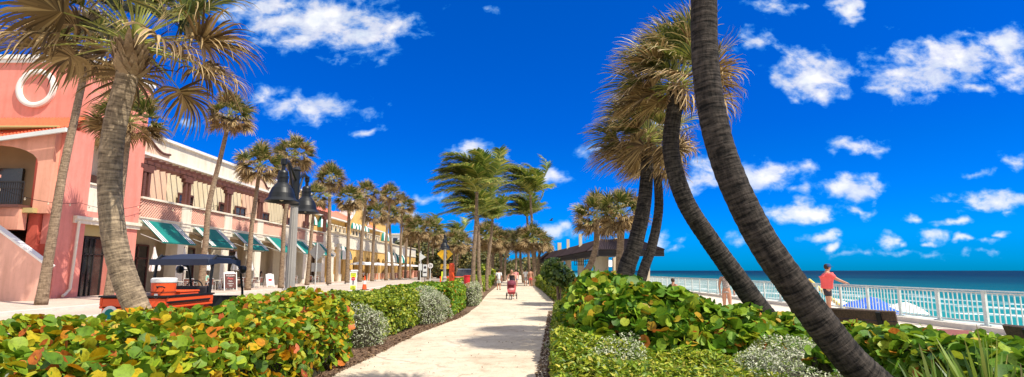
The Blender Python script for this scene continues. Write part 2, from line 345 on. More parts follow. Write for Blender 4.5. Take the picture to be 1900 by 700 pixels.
def inpoly(p, poly):
    x, y = p[:, 0], p[:, 1]; c = np.zeros(len(p), bool); n = len(poly)
    for i in range(n):
        x1, y1 = poly[i]; x2, y2 = poly[(i + 1) % n]
        cond = ((y1 > y) != (y2 > y)) & (x < (x2 - x1) * (y - y1) / (y2 - y1 + 1e-12) + x1); c ^= cond
    return c
def lump(x, y, s=1.3):
    return np.array([mnoise.noise(Vector((float(a) * s, float(b) * s, 3.1))) for a, b in zip(x, y)])
def hedge(name, label, poly, hfn, dens_top, dens_side, size, mat, shape=ROUND, z0=.05, lumpy=.1, tilt=.6, cat='hedge', group=None, up=.4, jit=.1, inset=.88, part='leaves', kind=None, rnd_=.3, core_h=.80):
    """planting volume with a plan outline and a height function"""
    poly = [tuple(p) for p in poly]; xs = [p[0] for p in poly]; ys = [p[1] for p in poly]
    cx_, cy_ = sum(xs) / len(xs), sum(ys) / len(ys)
    root = empty(name, (cx_, cy_, 0), label, cat, group)
    if kind: root['kind'] = kind
    area = (max(xs) - min(xs)) * (max(ys) - min(ys)); n = int(area * dens_top)
    P = np.stack([RNG.uniform(min(xs), max(xs), n), RNG.uniform(min(ys), max(ys), n)], 1); P = P[inpoly(P, poly)]
    H = np.array([hfn(a, b) for a, b in P]) + lump(P[:, 0], P[:, 1]) * lumpy * 1.6
    # round the shoulders
    dist = np.full(len(P), 9.0)
    for i in range(len(poly)):
        a = np.array(poly[i]); b = np.array(poly[(i + 1) % len(poly)]); ab = b - a
        t = np.clip(((P - a) @ ab) / (ab @ ab), 0, 1); dist = np.minimum(dist, np.linalg.norm(P - a - t[:, None] * ab, axis=1))
    sh = np.clip(1 - dist / rnd_, 0, 1) ** 2 * rnd_ * .7
    top = np.column_stack([P, H - sh - np.abs(RNG.normal(0, jit, len(P)))]); Nt = np.tile([0, 0, 1.0], (len(P), 1))
    pts = [top]; nor = [Nt]
    for i in range(len(poly)):
        a = np.array(poly[i]); b = np.array(poly[(i + 1) % len(poly)]); L = np.linalg.norm(b - a); out = np.array([b[1] - a[1], -(b[0] - a[0])]) / L
        if inpoly(np.array([(a + b) / 2 + out * .02]), poly)[0]: out = -out
        k = int(L * dens_side * 1.1)
        t = RNG.uniform(0, 1, k); p = a + t[:, None] * (b - a); h = np.array([hfn(u, v) for u, v in p]) - .08
        z = z0 + (h - z0) * RNG.uniform(0, 1, k); off = lump(p[:, 0] + z * .8, p[:, 1] + z, 1.6) * lumpy - np.abs(RNG.normal(0, jit, k))
        off = off - np.clip((z - z0) / np.maximum(h - z0, .1), 0, 1) ** 2 * rnd_ * .45; p = p + out * off[:, None]; pts.append(np.column_stack([p, z])); nor.append(np.tile([out[0], out[1], .35], (k, 1)))
    P = np.vstack(pts); N = np.vstack(nor); P[:, 0] -= cx_; P[:, 1] -= cy_
    sz = RNG.uniform(size[0], size[1], len(P))
    leaves(part, P, N, sz, shape, mat, root, tilt, up)
    core = MB(); pp = [((x - cx_) * inset, (y - cy_) * inset) for x, y in poly]; n = len(pp); top = []
    for k_ in (0, 1):
        for (x, y) in pp:
            q_ = 1 if k_ == 0 else .86; core.v.append((x * q_, y * q_, 0 if k_ == 0 else hfn(x + cx_, y + cy_) * core_h))
    core.f.append(tuple(n + i for i in range(n)))
    for i in range(n): j = (i + 1) % n; core.f.append((i, j, n + j, n + i))
    core.build('stems', M_twig, root)
    return root

def bezier(pts, n):
    """Catmull-Rom through points"""
    pts = [Vector(p) for p in pts]; P = [pts[0] * 2 - pts[1]] + pts + [pts[-1] * 2 - pts[-2]]; out = []
    m = len(pts) - 1
    for i in range(n + 1):
        t = i / n * m; k = min(int(t), m - 1); u = t - k; a, b, c, d = P[k:k + 4]
        out.append(.5 * ((2 * b) + (c - a) * u + (2 * a - 5 * b + 4 * c - d) * u * u + (3 * b - a - 3 * c + d) * u ** 3))
    return out

def strips(pos, d, nrm, L, wd, seg, grav, wind, rng, curl=.0):
    """pos,d,nrm (n,3) start, direction, width axis source -> quads arrays (V,F,UV)"""
    n = len(pos); W0 = unit(np.cross(d, nrm)); P = [pos]; p = pos.copy(); dd = d.copy()
    st = (L / seg).reshape(-1, 1)
    for s in range(seg):
        f = (s + 1) / seg
        p = p + dd * st; P.append(p)
        dd = unit(dd + np.array([0, 0, -1]) * grav * f ** 1.5 + wind * f + rng.normal(0, curl, (n, 3)) * f)
    prof = np.interp(np.linspace(0, 1, seg + 1), [0, .15, .5, .8, 1], [.55, 1, .9, .5, .06])
    rows = []
    for s in range(seg + 1):
        w_ = (W0 * (wd * prof[s]).reshape(-1, 1)); rows.append(np.stack([P[s] - w_, P[s] + w_], 1))
    V = np.stack(rows, 1).reshape(n, (seg + 1) * 2, 3)
    base = (np.arange(n) * (seg + 1) * 2)[:, None, None]; q = np.arange(seg)[None, :, None] * 2
    Fq = base + q + np.array([0, 1, 3, 2])[None, None, :]
    v0 = np.arange(seg) / seg; v1 = (np.arange(seg) + 1) / seg
    uv = np.stack([np.stack([np.zeros(seg), v0], 1), np.stack([np.ones(seg), v0], 1), np.stack([np.ones(seg), v1], 1), np.stack([np.zeros(seg), v1], 1)], 1)
    UV = np.tile(uv[None], (n, 1, 1, 1)).reshape(-1, 2)
    return V.reshape(-1, 3), Fq.reshape(-1, 4), UV

def fan_crown(name, nfr=40, pet=.9, L=1.1, nl=30, seg=5, wind=(-.15, 0, 0), grav=.35, seed=1, parent=None, elmin=-45, elmax=80, dryfrac=.3, wd=.02, spread=95, windpet=.5, avoid=None):
    rng = np.random.default_rng(seed); Vs = []; Fs = []; UVs = []; MI = []; off = 0; pb = MB()
    wind = np.array(wind, float)
    for i in range(nfr):
        az = i * 2.39996 + rng.normal(0, .2); u = (i + .5) / nfr
        el = rad(elmax - (elmax - elmin) * u ** .85 + rng.normal(0, 7))
        d = np.array([math.cos(az) * math.cos(el), math.sin(az) * math.cos(el), math.sin(el)])
        if avoid is not None and d @ np.array(avoid[0]) > avoid[1]: continue
        pl = pet * rng.uniform(.75, 1.15); p = np.array([d[0] * .1, d[1] * .1, .02 + .25 * max(0, d[2])]); dd = d.copy(); pts = [p.copy()]
        for s in range(4):
            p = p + dd * pl / 4; pts.append(p.copy()); dd = unit(dd + wind * windpet * .6 + np.array([0, 0, -.09]))
        pb.tube([tuple(x) for x in pts], [.022, .016, .013, .011, .009], 4, cap=False)
        side = unit(np.cross(dd, [0, 0, 1.0])); upv = np.cross(side, dd)
        roll = rng.normal(0, .5); side, upv = side * math.cos(roll) + upv * math.sin(roll), upv * math.cos(roll) - side * math.sin(roll)
        a = np.radians(np.linspace(-spread, spread, nl)) + rng.normal(0, .03, nl)
        ld = unit(np.cos(a)[:, None] * dd + np.sin(a)[:, None] * side + upv * (.16 + .28 * np.abs(np.sin(a)))[:, None])
        ll = L * rng.uniform(.85, 1.1) * (.72 + .28 * np.cos(a)) * rng.uniform(.85, 1.1, nl)
        st = p + dd * np.linspace(0, .0, nl)[:, None] + dd * (.10 * np.cos(a))[:, None]
        dead = u > 1 - dryfrac
        V, Fq, UV = strips(st, ld, np.tile(upv, (nl, 1)), ll, wd, seg, grav * (1.6 if dead else 1) * rng.uniform(.6, 1.4), wind * rng.uniform(.5, 1.7) + rng.normal(0, .07, 3), rng, .18)
        Vs.append(V); Fs.append(Fq + off); UVs.append(UV); off += len(V); MI.append(np.full(len(Fq), 1 if (dead or rng.random() < .12) else 0))
    o = arrmesh('fronds', np.vstack(Vs), np.vstack(Fs), [L_fan, L_dry], parent, np.vstack(UVs), np.concatenate(MI))
    p = pb.build('petioles', L_pet, parent)
    return o, p

def boots(parent, r=.2, h=.5, n=46, seed=3, size=.2):
    rng = random.Random(seed); b = MB()
    for i in range(n):
        a = i * 2.4; z = -h + h * i / n * 1.05; rr = r * (1.0 + .25 * (i / n)); c = Vector((math.cos(a), math.sin(a), 0)); t = Vector((-c.y, c.x, 0))
        w_ = size * rng.uniform(.35, .6); l = size * rng.uniform(.8, 1.5); o = c * rr * .8 + Vector((0, 0, z)); tip = o + c * l * rng.uniform(.35, .7) + Vector((0, 0, l * .85)) + t * rng.uniform(-.05, .05)
        m = (o + tip) * .5 + c * .02
        b.quad(o - t * w_ * .55, o + t * w_ * .55, m + t * w_ * .4, tip + t * w_ * .14, tip - t * w_ * .14, m - t * w_ * .4)
    return b.build('frond_boots', M_boot, parent)

def trunk(parent, pts, r0, r1, mat, n=18, seg=90, flare=1.25, amp=.02, seed=0):
    c = bezier(pts, seg); rr = []; rng = random.Random(seed)
    for i in range(seg + 1):
        t = i / seg; rr.append((r0 + (r1 - r0) * t) * (1 + (flare - 1) * max(0, 1 - t * 7) ** 2) * (1 + amp * (1 if i % 2 else -1) * rng.uniform(.3, 1.4)))
    b = MB(); b.tube(c, rr, n)
    # bark ridges
    for i, v in enumerate(b.v):
        v = Vector(v); k = mnoise.noise(v * 7.0) * amp * .55; ctr = c[min(i // n, seg)]; b.v[i] = tuple(ctr + (v - ctr) * (1 + k * 2))
    return b.build('trunk', mat, parent, smooth=True)

def palm(name, label, pts, r0, r1, tmat, crown, boot=None, group=None, cat='palm tree', seg=90, amp=.02, flare=1.25, crot=0, cs=1.0):
    base = Vector(pts[0]); root = empty(name, base, label, cat, group)
    trunk(root, [Vector(p) - base for p in pts], r0, r1, tmat, seg=seg, amp=amp, flare=flare, seed=len(label))
    top = Vector(pts[-1]) - base
    if isinstance(crown, dict):
        o, p = fan_crown('c', parent=root, **crown); cr = [o, p]
    else:
        cr = []
        for src in crown:
            c = src.copy(); COL.objects.link(c); c.parent = root; cr.append(c)
    for c in cr: c.location = top; c.rotation_euler = (0, 0, crot); c.scale = (cs, cs, cs)
    if boot: b = boots(root, *boot); b.location = top
    return root

# ------------------------------------------------------------ ground and roads
def sheet(name, pts, z, mat):
    b = MB(); b.quad(*[(x, y, z) for x, y in pts]); o = b.build(name, mat); o['kind'] = 'structure'; return o
M_ground = pbr('grass_ground', (.10, .11, .04), .95, .4, .3, .4, 20, c2=(.2, .17, .08))
sheet('ground', [(-3000, -60), (12.6, -60), (12.6, 4000), (-3000, 4000)], -.012, M_ground)
sheet('road', [(-18.2, -30), (-5.3, -30), (-5.0, 24), (-4.2, 60), (-4.2, 260), (-26, 260), (-22.6, 112), (-20.6, 62), (-18.9, 34), (-18.2, 19)], .0, M_road)
b = MB(); kl = [(-18.2, -30), (-18.2, 19), (-18.9, 34), (-20.6, 62), (-22.6, 112), (-26, 260)]
for i in range(len(kl) - 1):
    (x0, y0), (x1, y1) = kl[i], kl[i + 1]; b.quad((x0, y0, .0), (x1, y1, .0), (x1, y1, .13), (x0, y0, .13)); b.quad((x0, y0, .13), (x1, y1, .13), (x1 - .22, y1, .134), (x0 - .22, y0, .134))
o = b.build('kerb', M_kerb); o['kind'] = 'structure'
b = MB()
for i in range(len(kl) - 1):
    (x0, y0), (x1, y1) = kl[i], kl[i + 1]; b.quad((x0 - .22, y0, .132), (x1 - .22, y1, .132), (-40, y1, .132), (-40, y0, .132))
def brick_mat(name, c1, c2, mort, scale=4, bw=.5, bh=.25):
    m = bpy.data.materials.new(name); m.use_nodes = True; t = NT(m.node_tree); p = t.n['Principled BSDF']
    br = t.add('ShaderNodeTexBrick'); t.link(t.add('ShaderNodeTexCoord').outputs['Object'], br.inputs[0])
    br.inputs['Color1'].default_value = c1 + (1,); br.inputs['Color2'].default_value = c2 + (1,); br.inputs['Mortar'].default_value = mort + (1,)
    br.inputs['Scale'].default_value = scale; br.inputs['Mortar Size'].default_value = .012
    t.link(t.mix(.4, br.outputs[0], t.ramp(t.noise(t.add('ShaderNodeTexCoord').outputs['Object'], .7, 5), [(.3, (.7, .7, .7)), (.7, (1, 1, 1))]), 'MULTIPLY'), p.inputs['Base Color']); p.inputs['Roughness'].default_value = .9
    return m
M_pav = brick_mat('paver_sidewalk', (.52, .40, .33), (.62, .50, .42), (.40, .32, .26), 2.0)
o = b.build('sidewalk', M_pav); o['kind'] = 'structure'
# painted lines
b = MB(); b.quad((-14.9, -10, .004), (-14.75, -10, .004), (-15.3, 34, .004), (-15.45, 34, .004))
b.quad((-9.1, 26, .004), (-8.95, 26, .004), (-9.0, 60, .004), (-9.15, 60, .004)); b.quad((-13.2, 40, .004), (-13.05, 40, .004), (-14.2, 70, .004), (-14.35, 70, .004))
o = b.build('road_markings', M_paint); o['kind'] = 'structure'
# concrete path with joints
M_path = bpy.data.materials.new('path'); M_path.use_nodes = True
t = NT(M_path.node_tree); p = t.n['Principled BSDF']; co = t.add('ShaderNodeTexCoord').outputs['Object']
n1 = t.noise(co, .55, 6, .65); n2 = t.noise(co, 45, 3, .6); n3 = t.noise(co, 3.2, 5, .7)
c = t.ramp(n1, [(.30, (.48, .39, .285)), (.47, (.62, .53, .41)), (.70, (.72, .63, .50))])
c = t.mix(.75, c, t.ramp(n3, [(.30, (.62, .56, .50)), (.5, (1, 1, 1))]), 'MULTIPLY'); c = t.mix(.5, c, t.ramp(n2, [(.3, (.5, .48, .45)), (.6, (1, 1, 1))]), 'MULTIPLY')
s = t.add('ShaderNodeSeparateXYZ'); t.link(co, s.inputs[0])
jy = t.math('ABSOLUTE', t.math('SUBTRACT', t.math('FRACT', t.math('DIVIDE', t.math('ADD', s.outputs[1], .35), 2.7)), .5))
jm = t.math('GREATER_THAN', jy, .4955)
ck_ = t.add('ShaderNodeTexVoronoi', feature='DISTANCE_TO_EDGE'); ck_.inputs['Scale'].default_value = .33
t.link(t.vec('ADD', co, t.vec('MULTIPLY', (lambda n: (n.inputs['Scale'].__setattr__('default_value', 2.2), t.link(co, n.inputs['Vector']), n.outputs['Color'])[-1])(t.add('ShaderNodeTexNoise')), (.6, .6, 0))), ck_.inputs['Vector'])
cr_ = t.math('MULTIPLY', t.math('LESS_THAN', ck_.outputs['Distance'], .006), t.math('GREATER_THAN', n1, .52))
c = t.mix(t.math('MULTIPLY', cr_, .5), c, (.26, .21, .16))
c = t.mix(t.math('MULTIPLY', jm, .75), c, (.20, .16, .12)); t.link(c, p.inputs['Base Color']); p.inputs['Roughness'].default_value = .92
bn = t.add('ShaderNodeBump'); bn.inputs['Strength'].default_value = .3; bn.inputs['Distance'].default_value = .01; t.link(n2, bn.inputs['Height']); t.link(bn.outputs[0], p.inputs['Normal'])
LFT = [(-2.9, -5), (-2.85, 8.6), (-2.72, 10.4), (-2.55, 14.3), (-1.95, 19.2), (-1.8, 24.8), (-2.05, 39), (-2.1, 84), (-1.2, 130), (-1, 200)]
RGT = [(.0, -5), (.42, 8.6), (.70, 12.3), (.98, 16.3), (1.85, 29), (1.95, 45), (1.78, 60), (1.6, 105), (2.2, 130), (3, 200)]
b = MB(); rs = bezier([(x, y, 0) for x, y in LFT], 60); r2 = bezier([(x, y, 0) for x, y in RGT], 60)
def xat(line, y):
    for i in range(len(line) - 1):
        if line[i][1] <= y <= line[i + 1][1]:
            u = (y - line[i][1]) / (line[i + 1][1] - line[i][1]); return line[i][0] + (line[i + 1][0] - line[i][0]) * u
    return line[-1][0]
ysamp = list(np.linspace(-5, 40, 46)) + list(np.linspace(45, 200, 20))
for i in range(len(ysamp) - 1):
    y0, y1 = ysamp[i], ysamp[i + 1]; b.quad((xat(LFT, y0), y0, .008), (xat(RGT, y0), y0, .008), (xat(RGT, y1), y1, .008), (xat(LFT, y1), y1, .008))
o = b.build('path', M_path); o['kind'] = 'structure'
# planting soil either side
b = MB()
for i in range(len(ysamp) - 1):
    y0, y1 = ysamp[i], ysamp[i + 1]; b.quad((-5.05, y0, .004), (xat(LFT, y0) + .1, y0, .004), (xat(LFT, y1) + .1, y1, .004), (-5.05, y1, .004))
    b.quad((xat(RGT, y0) - .1, y0, .004), (5.6, y0, .004), (5.6, y1, .004), (xat(RGT, y1) - .1, y1, .004))
o = b.build('planting_soil', M_soil); o['kind'] = 'structure'
# mulch chips scattered over bare soil
n = 5200; yy_ = RNG.uniform(7.5, 22, n); k = RNG.random(n) < .5
xx_ = np.where(k, np.array([xat(LFT, v) for v in yy_]) - np.abs(RNG.normal(0, .35, n)) + .05, np.array([xat(RGT, v) for v in yy_]) + np.abs(RNG.normal(0, .22, n)) - .16)
L_chip = leafmat('mulch_chip', [(0, (.06, .035, .02)), (.6, (.18, .10, .06)), (1, (.36, .24, .14))], .9, .05)
o = leaves('mulch_litter', np.column_stack([xx_, yy_, np.full(n, .02)]), np.tile([0, 0, 1.], (n, 1)), RNG.uniform(.03, .09, n), LANCE, L_chip, tilt=.5)
tag(o, 'brown bark mulch and fallen leaves scattered along both path edges', 'mulch', kind='stuff')
n = 420; yl = RNG.uniform(7.8, 30, n); ul = RNG.beta(.5, .5, n); xl = np.array([xat(LFT, v) for v in yl]) * (1 - ul) + np.array([xat(RGT, v) for v in yl]) * ul
o = leaves('leaf_litter', np.column_stack([xl, yl, np.full(n, .018)]), np.tile([0, 0, 1.], (n, 1)), RNG.uniform(.02, .06, n), LANCE, L_chip, tilt=.3)
tag(o, 'dry leaf crumbs scattered over the pale concrete path', 'leaf litter', kind='stuff')
# promenade on the sea side
sheet('promenade', [(5.6, -10), (12.2, -10), (12.2, 300), (5.6, 300)], .0, pbr('promenade_concrete', (.62, .55, .45), .9, .1, .8, .2, 40))
b = MB(); b.box(12.2, 12.85, -10, 300, -3.6, .14); o = b.build('sea_wall', M_kerb); tag(o, 'pale concrete sea wall kerb under the white railing', 'sea wall')
b = MB(); ys = list(np.linspace(-60, 300, 60)) + [600, 1500, 4000]
for i in range(len(ys) - 1):
    y0, y1 = ys[i], ys[i + 1]; b.quad((12.7, y0, -3.0), (26, y0, -3.1), (26, y1, -3.1), (12.7, y1, -3.0)); b.quad((26, y0, -3.1), (52, y0, -4.5), (52, y1, -4.5), (26, y1, -3.1))
o = b.build('beach', M_sand); o['kind'] = 'structure'
# sea
M_sea = bpy.data.materials.new('sea'); M_sea.use_nodes = True; t = NT(M_sea.node_tree); p = t.n['Principled BSDF']
co = t.add('ShaderNodeTexCoord').outputs['Object']; s = t.add('ShaderNodeSeparateXYZ'); t.link(co, s.inputs[0]); X = s.outputs[0]
wob = t.noise(t.vec('MULTIPLY', co, (.02, .006, 1)), 1.0, 4)
lx = t.math('MULTIPLY_ADD', t.math('LOGARITHM', t.math('MAXIMUM', X, 30), 10), .5, t.math('MULTIPLY_ADD', wob, .25, -.125 - .7))
c = t.ramp(lx, [(.08, (.03, .34, .32)), (.22, (.008, .24, .26)), (.38, (.002, .11, .15)), (.52, (.0008, .038, .075)), (.7, (.0004, .012, .038))])
nf = t.noise(t.vec('MULTIPLY', co, (.22, .05, 1)), 1.0, 9, .7, 1.6)
bandc = t.math('SINE', t.math('MULTIPLY_ADD', X, .42, t.math('MULTIPLY', t.noise(t.vec('MULTIPLY', co, (.03, .025, 1)), 1, 4), 14)))
near = t.ramp(t.math('DIVIDE', X, 200), [(.0, (1, 1, 1)), (.24, (.95, .95, .95)), (.42, (.5, .5, .5)), (.6, (.0, .0, .0)), (1, (0, 0, 0))])
foam = t.math('MULTIPLY', t.math('MULTIPLY_ADD', t.math('ADD', nf, t.math('MULTIPLY', bandc, .12)), 9, -5.0, clamp=True), near)
caps = t.math('MULTIPLY_ADD', t.noise(t.vec('MULTIPLY', co, (.10, .018, 1)), 1.0, 6, .62), 22, -16.2, clamp=True)
foam = t.math('MAXIMUM', foam, caps, clamp=True)
c = t.mix(t.math('MULTIPLY', t.noise(t.vec('MULTIPLY', co, (.09, .02, 1)), 1, 5, .6), .55), c, (.0, .035, .06)); c = t.mix(foam, c, (.85, .9, .9))
t.link(c, p.inputs['Base Color']); p.inputs['Roughness'].default_value = .5; p.inputs['Specular IOR Level'].default_value = .03
bn = t.add('ShaderNodeBump'); bn.inputs['Strength'].default_value = .6; bn.inputs['Distance'].default_value = .5; t.link(t.noise(t.vec('MULTIPLY', co, (.5, .15, 1)), 1, 6, .6), bn.inputs['Height']); t.link(bn.outputs[0], p.inputs['Normal'])
b = MB(); b.quad((38, -400, -4.1), (15000, -400, -4.1), (15000, 16000, -4.1), (38, 16000, -4.1)); o = b.build('sea', M_sea); o['kind'] = 'structure'

# ------------------------------------------------------------ pink corner building
def archpoly(x0, x1, z0, zs, zc, ztop, n=14):
    """wall piece above an arched opening: from x0..x1, spring zs, crown zc, up to ztop"""
    pts = [(x0, zs)]; cx_ = (x0 + x1) / 2; r = (x1 - x0) / 2
    pts = [(cx_ - r * math.cos(PI * i / n), zs + (zc - zs) * math.sin(PI * i / n)) for i in range(n + 1)]
    return pts + [(x1, ztop), (x0, ztop)]
pb = empty('corner_building', (-24.5, 30.2, 0), 'tall pink stucco corner building with white ring, tiled canopy and balcony', 'building')
P0 = Vector((-24.5, 30.2, 0))
def lb(x0, x1, y0, y1, z0, z1, mb=None):
    mb = mb or MB(); return mb.box(x0 - P0.x, x1 - P0.x, y0 - P0.y, y1 - P0.y, z0, z1)
m = MB()
lb(-42, -24.5, 30.2, 35.2, 9.3, 13.7, m)                 # upper block
lb(-25.4, -24.5, 29.1, 30.9, .13, 9.297, m); lb(-25.3, -24.5, 33.3, 35.2, .13, 9.297, m)   # piers on the street side
lb(-25.2, -24.52, 30.9, 33.3, 4.6, 4.95, m)
m.build('wall', M_pink, pb)
m = MB(); lb(-42, -33, 30.5, 35, .13, 9.29, m); m.build('side_wall', M_pinkl, pb)
m = MB(); lb(-33, -25.8, 34.8, 35.0, .13, 9.29, m); lb(-26.6, -26.4, 30.9, 34.8, 3.5, 9.29, m); lb(-33, -25.4, 31.0, 31.15, 4.9, 9.2, m)
m.build('inner_wall', M_tan, pb)
m = MB(); lb(-33, -24.6, 28.4, 34.8, 9.2, 9.295, m); m.build('ceiling', M_ochre, pb); m = MB(); lb(-33, -25.4, 28.4, 34.8, 4.6, 4.85, m); m.build('balcony_floor', M_ochre, pb); m = MB(); lb(-25.7, -24.9, 31, 33.25, 3.6, 4.58, m); m.build('door_header', M_ochre, pb)
m = MB(); lb(-42.3, -24.3, 30.0, 35.35, 13.7, 13.95, m); lb(-42.15, -24.4, 30.1, 35.3, 13.5, 13.7, m); m.build('roof_coping', M_white, pb)
# ring
m = MB(); cpt = Vector((-27.62, 30.2, 11.95)) - P0; n = 48; prof = [(.86, 0), (.86, -.16), (.93, -.20), (1.04, -.20), (1.14, -.16), (1.14, 0)]
for j in range(n):
    a = 2 * PI * j / n
    for r, yv in prof: m.v.append((cpt.x + r * math.cos(a), cpt.y + yv, cpt.z + r * math.sin(a)))
k = len(prof)
for j in range(n):
    for i in range(k - 1): m.f.append((j * k + i, ((j + 1) % n) * k + i, ((j + 1) % n) * k + i + 1, j * k + i + 1))
m.build('ring_moulding', M_white, pb, smooth=False)
# tiled canopy with sloping eave
ea = Vector((-24.15, 28.4, 9.15)) - P0; eb = Vector((-33.0, 28.4, 7.9)) - P0; ta = Vector((-24.6, 30.19, 10.15)) - P0; tb = Vector((-33.0, 30.19, 10.15)) - P0
m = MB(); N = 46
for i in range(N):
    u0, u1 = i / N, (i + 1) / N; um = (u0 + u1) / 2; up = Vector((0, -.03, .11))
    e0, e1, em = ea.lerp(eb, u0), ea.lerp(eb, u1), ea.lerp(eb, um) + up; t0, t1, tm = ta.lerp(tb, u0), ta.lerp(tb, u1), ta.lerp(tb, um) + up
    m.quad(e0, em, tm, t0); m.quad(em, e1, t1, tm); m.quad(e0, e1, em)
m.build('tiled_canopy', M_tile, pb)
m = MB(); m.bar(ea + Vector((.1, -.08, -.12)), eb + Vector((0, -.08, -.12)), .14, .22); m.build('gutter', M_alu, pb)
# arched front of the portico
m = MB(); ap = archpoly(-31.8, -25.7, 0, 7.3, 8.35, 9.0); ap2 = []
m.prism([(x - P0.x, z) for x, z in ap], (0, -1.5, 0), (1, 0, 0), (0, 0, 1), (0, .35, 0))
lb(-25.695, -24.9, 28.7, 29.09, 4.6, 9.0, m); lb(-34, -31.8, 28.7, 29.05, 0, 9.0, m)
m.build('arch_spandrel', M_salmon, pb)
m = MB(); lb(-26.0, -25.45, 28.9, 30.1, .13, 9.0, m); lb(-25.45, -24.9, 29.09, 29.099, .13, 3, m); m.build('pier', M_redp, pb)
# balcony, its railing and stairs
m = MB(); m.prism([(-27.6, 3.7), (-25.95, 3.7), (-25.95, 4.85), (-27.3, 4.85)], (-P0.x, -1.95, 0), (1, 0, 0), (0, 0, 1), (0, .5, 0)); m.build('landing', M_salmon, pb)
m = MB(); lb(-27.5, -25.9, 28.1, 28.85, 4.85, 5.0, m); m.build('landing_coping', M_brown, pb)
m = MB(); lb(-27.4, -25.95, 28.3, 28.36, 6.18, 6.26, m); lb(-27.4, -25.95, 28.3, 28.36, 5.05, 5.1, m); lb(-27.4, -25.95, 28.3, 28.36, 5.85, 5.89, m)
for i in range(13): x = -27.4 + i * .12; lb(x, x + .03, 28.31, 28.35, 5.05, 6.2, m)
m.build('balcony_railing', M_iron, pb)
m = MB(); lb(-25.9, -33, 33.9, 34.0, 3.5, 3.6, m)
m = MB(); m.prism([(-34, 1.0), (-27.4, 4.8), (-27.4, 6.45), (-28.6, 6.6), (-29.5, 6.1), (-34, 3.6)], (-P0.x, -2.15, 0), (1, 0, 0), (0, 0, 1), (0, .3, 0)); m.build('stair_wall', M_pinkl, pb)
m = MB(); m.prism([(-34, 3.6), (-29.5, 6.1), (-28.6, 6.6), (-27.3, 6.45), (-27.3, 6.6), (-28.6, 6.76), (-29.6, 6.25), (-34, 3.78)], (-P0.x, -2.2, 0), (1, 0, 0), (0, 0, 1), (0, .4, 0)); m.build('stair_coping', M_salmon, pb)
m = MB(); m.prism([(-34, .13), (-22.95, .13), (-22.95, 1.75), (-25.5, 3.45), (-28.8, 5.65), (-34, 5.65)], (-P0.x, -3.3, 0), (1, 0, 0), (0, 0, 1), (0, .3, 0))
m.build('stair_wall', M_pinkl, pb)
m = MB(); m.bar(Vector((-22.9, 27.05, 1.80)) - P0, Vector((-28.8, 27.05, 5.72)) - P0, .42, .1); m.build('stair_coping', M_white, pb)
m = MB(); lb(-32.5, -28.4, 30.8, 30.95, 5.0, 7.4, m); lb(-27.4, -25.95, 30.8, 30.95, .13, 3.5, m); lb(-33, -27.4, 30.6, 30.9, .13, 3.5, m); m.build('window', M_glass, pb)
m = MB(); m.lathe([(.22, 0), (.25, .06), (.1, .14)], Vector((-26.9, 29.4, 9.05)) - P0, 12); m.build('ceiling_lamp', M_black, pb)
# street-side opening: dark doors, cream panel, band
m = MB(); lb(-25.2, -25.1, 30.9, 33.3, .13, 3.6, m); m.build('door', M_glass, pb)
m = MB()
for y in (30.95, 31.7, 32.1, 32.45, 33.2): lb(-25.1, -25.04, y, y + .07, .13, 3.5, m)
lb(-25.1, -25.04, 30.95, 33.25, 2.5, 2.58, m); lb(-25.1, -25.04, 30.95, 33.25, 3.45, 3.55, m); m.build('door_frame', M_iron, pb)
m = MB(); lb(-25.1, -24.7, 30.9, 33.3, 4.97, 6.5, m); lb(-26.2, -26.0, 30.9, 33.3, 6.9, 9.28, m); m.build('panel', M_creamw, pb)
m = MB(); lb(-24.9, -24.6, 30.9, 33.3, 6.52, 6.62, m); lb(-24.62, -24.28, 30.0, 35.3, 4.42, 4.6, m); lb(-24.60, -24.38, 30.0, 35.3, 4.2, 4.42, m); m.build('cornice', M_creamw, pb)
m = MB(); lb(-25.7, -25.6, 30.9, 33.3, 6.6, 7.3, m); m.build('window', M_glass, pb)
m = MB(); m.tube([Vector((-24.3, 30.2, 4.3)) - P0, Vector((-24.35, 30.15, .6)) - P0, Vector((-24.4, 29.95, .35)) - P0, Vector((-24.25, 29.6, .25)) - P0], .075, 8); m.build('downspout', M_creamw, pb)

# ------------------------------------------------------------ arcade building with awnings
Y0, Y1 = 35.25, 70.6
P0 = Vector((-24.5, Y0, 0))
ab = empty('arcade_building', P0, 'long cream and pink arcade with brown pergola beams, lattice balcony and green awnings', 'building')
m = MB(); lb(-30, -26.6, Y0, Y1, 4.7, 10.0, m); m.build('upper_wall', M_cream, ab)
m = MB(); lb(-30, -26.9, Y0, Y1, 10.0, 11.35, m); m.build('parapet', M_creamw, ab)
m = MB(); lb(-30, -26.7, Y0, Y1 + .1, 11.35, 11.55, m); lb(-26.6, -26.35, Y0, Y1, 9.75, 9.95, m); m.build('parapet_coping', M_white, ab)
pil = [40.3, 46.2, 52.1, 58.0, 63.9, 69.9]
for i, (g0, g1) in enumerate([(35.3, 41.2), (52.3, 57.8), (63.5, 69)]):   # curved pink gables
    m = MB(); cyg = (g0 + g1) / 2 if i else 36.2; hw = (g1 - g0) / 2 if i else 4.6
    pts = []
    for k in range(-12, 13):
        u = k / 12; a_ = abs(u); z = 10.9 - 1.0 * (a_ ** 1.6) if a_ < .55 else (10.45 - .25 * math.sin((a_ - .55) / .45 * PI)) - .45 * (a_ - .55) / .45
        yv = cyg + u * hw
        if yv >= g0 - .05: pts.append((yv - Y0, z + .3))
    poly = [(pts[0][0], 4.9)] + pts + [(pts[-1][0], 4.9)]
    m.prism(poly, (-2.1, 0, 0), (0, 1, 0), (0, 0, 1), (.12, 0, 0)); gb = m.build('gable_wall', pbr('peach_stucco', (.84, .56, .41), .9, .05, .6, .12, 60), ab)
    m = MB(); m.tube([(-1.93, y, z) for y, z in pts], .09, 6); m.build('coping', M_brown, gb)
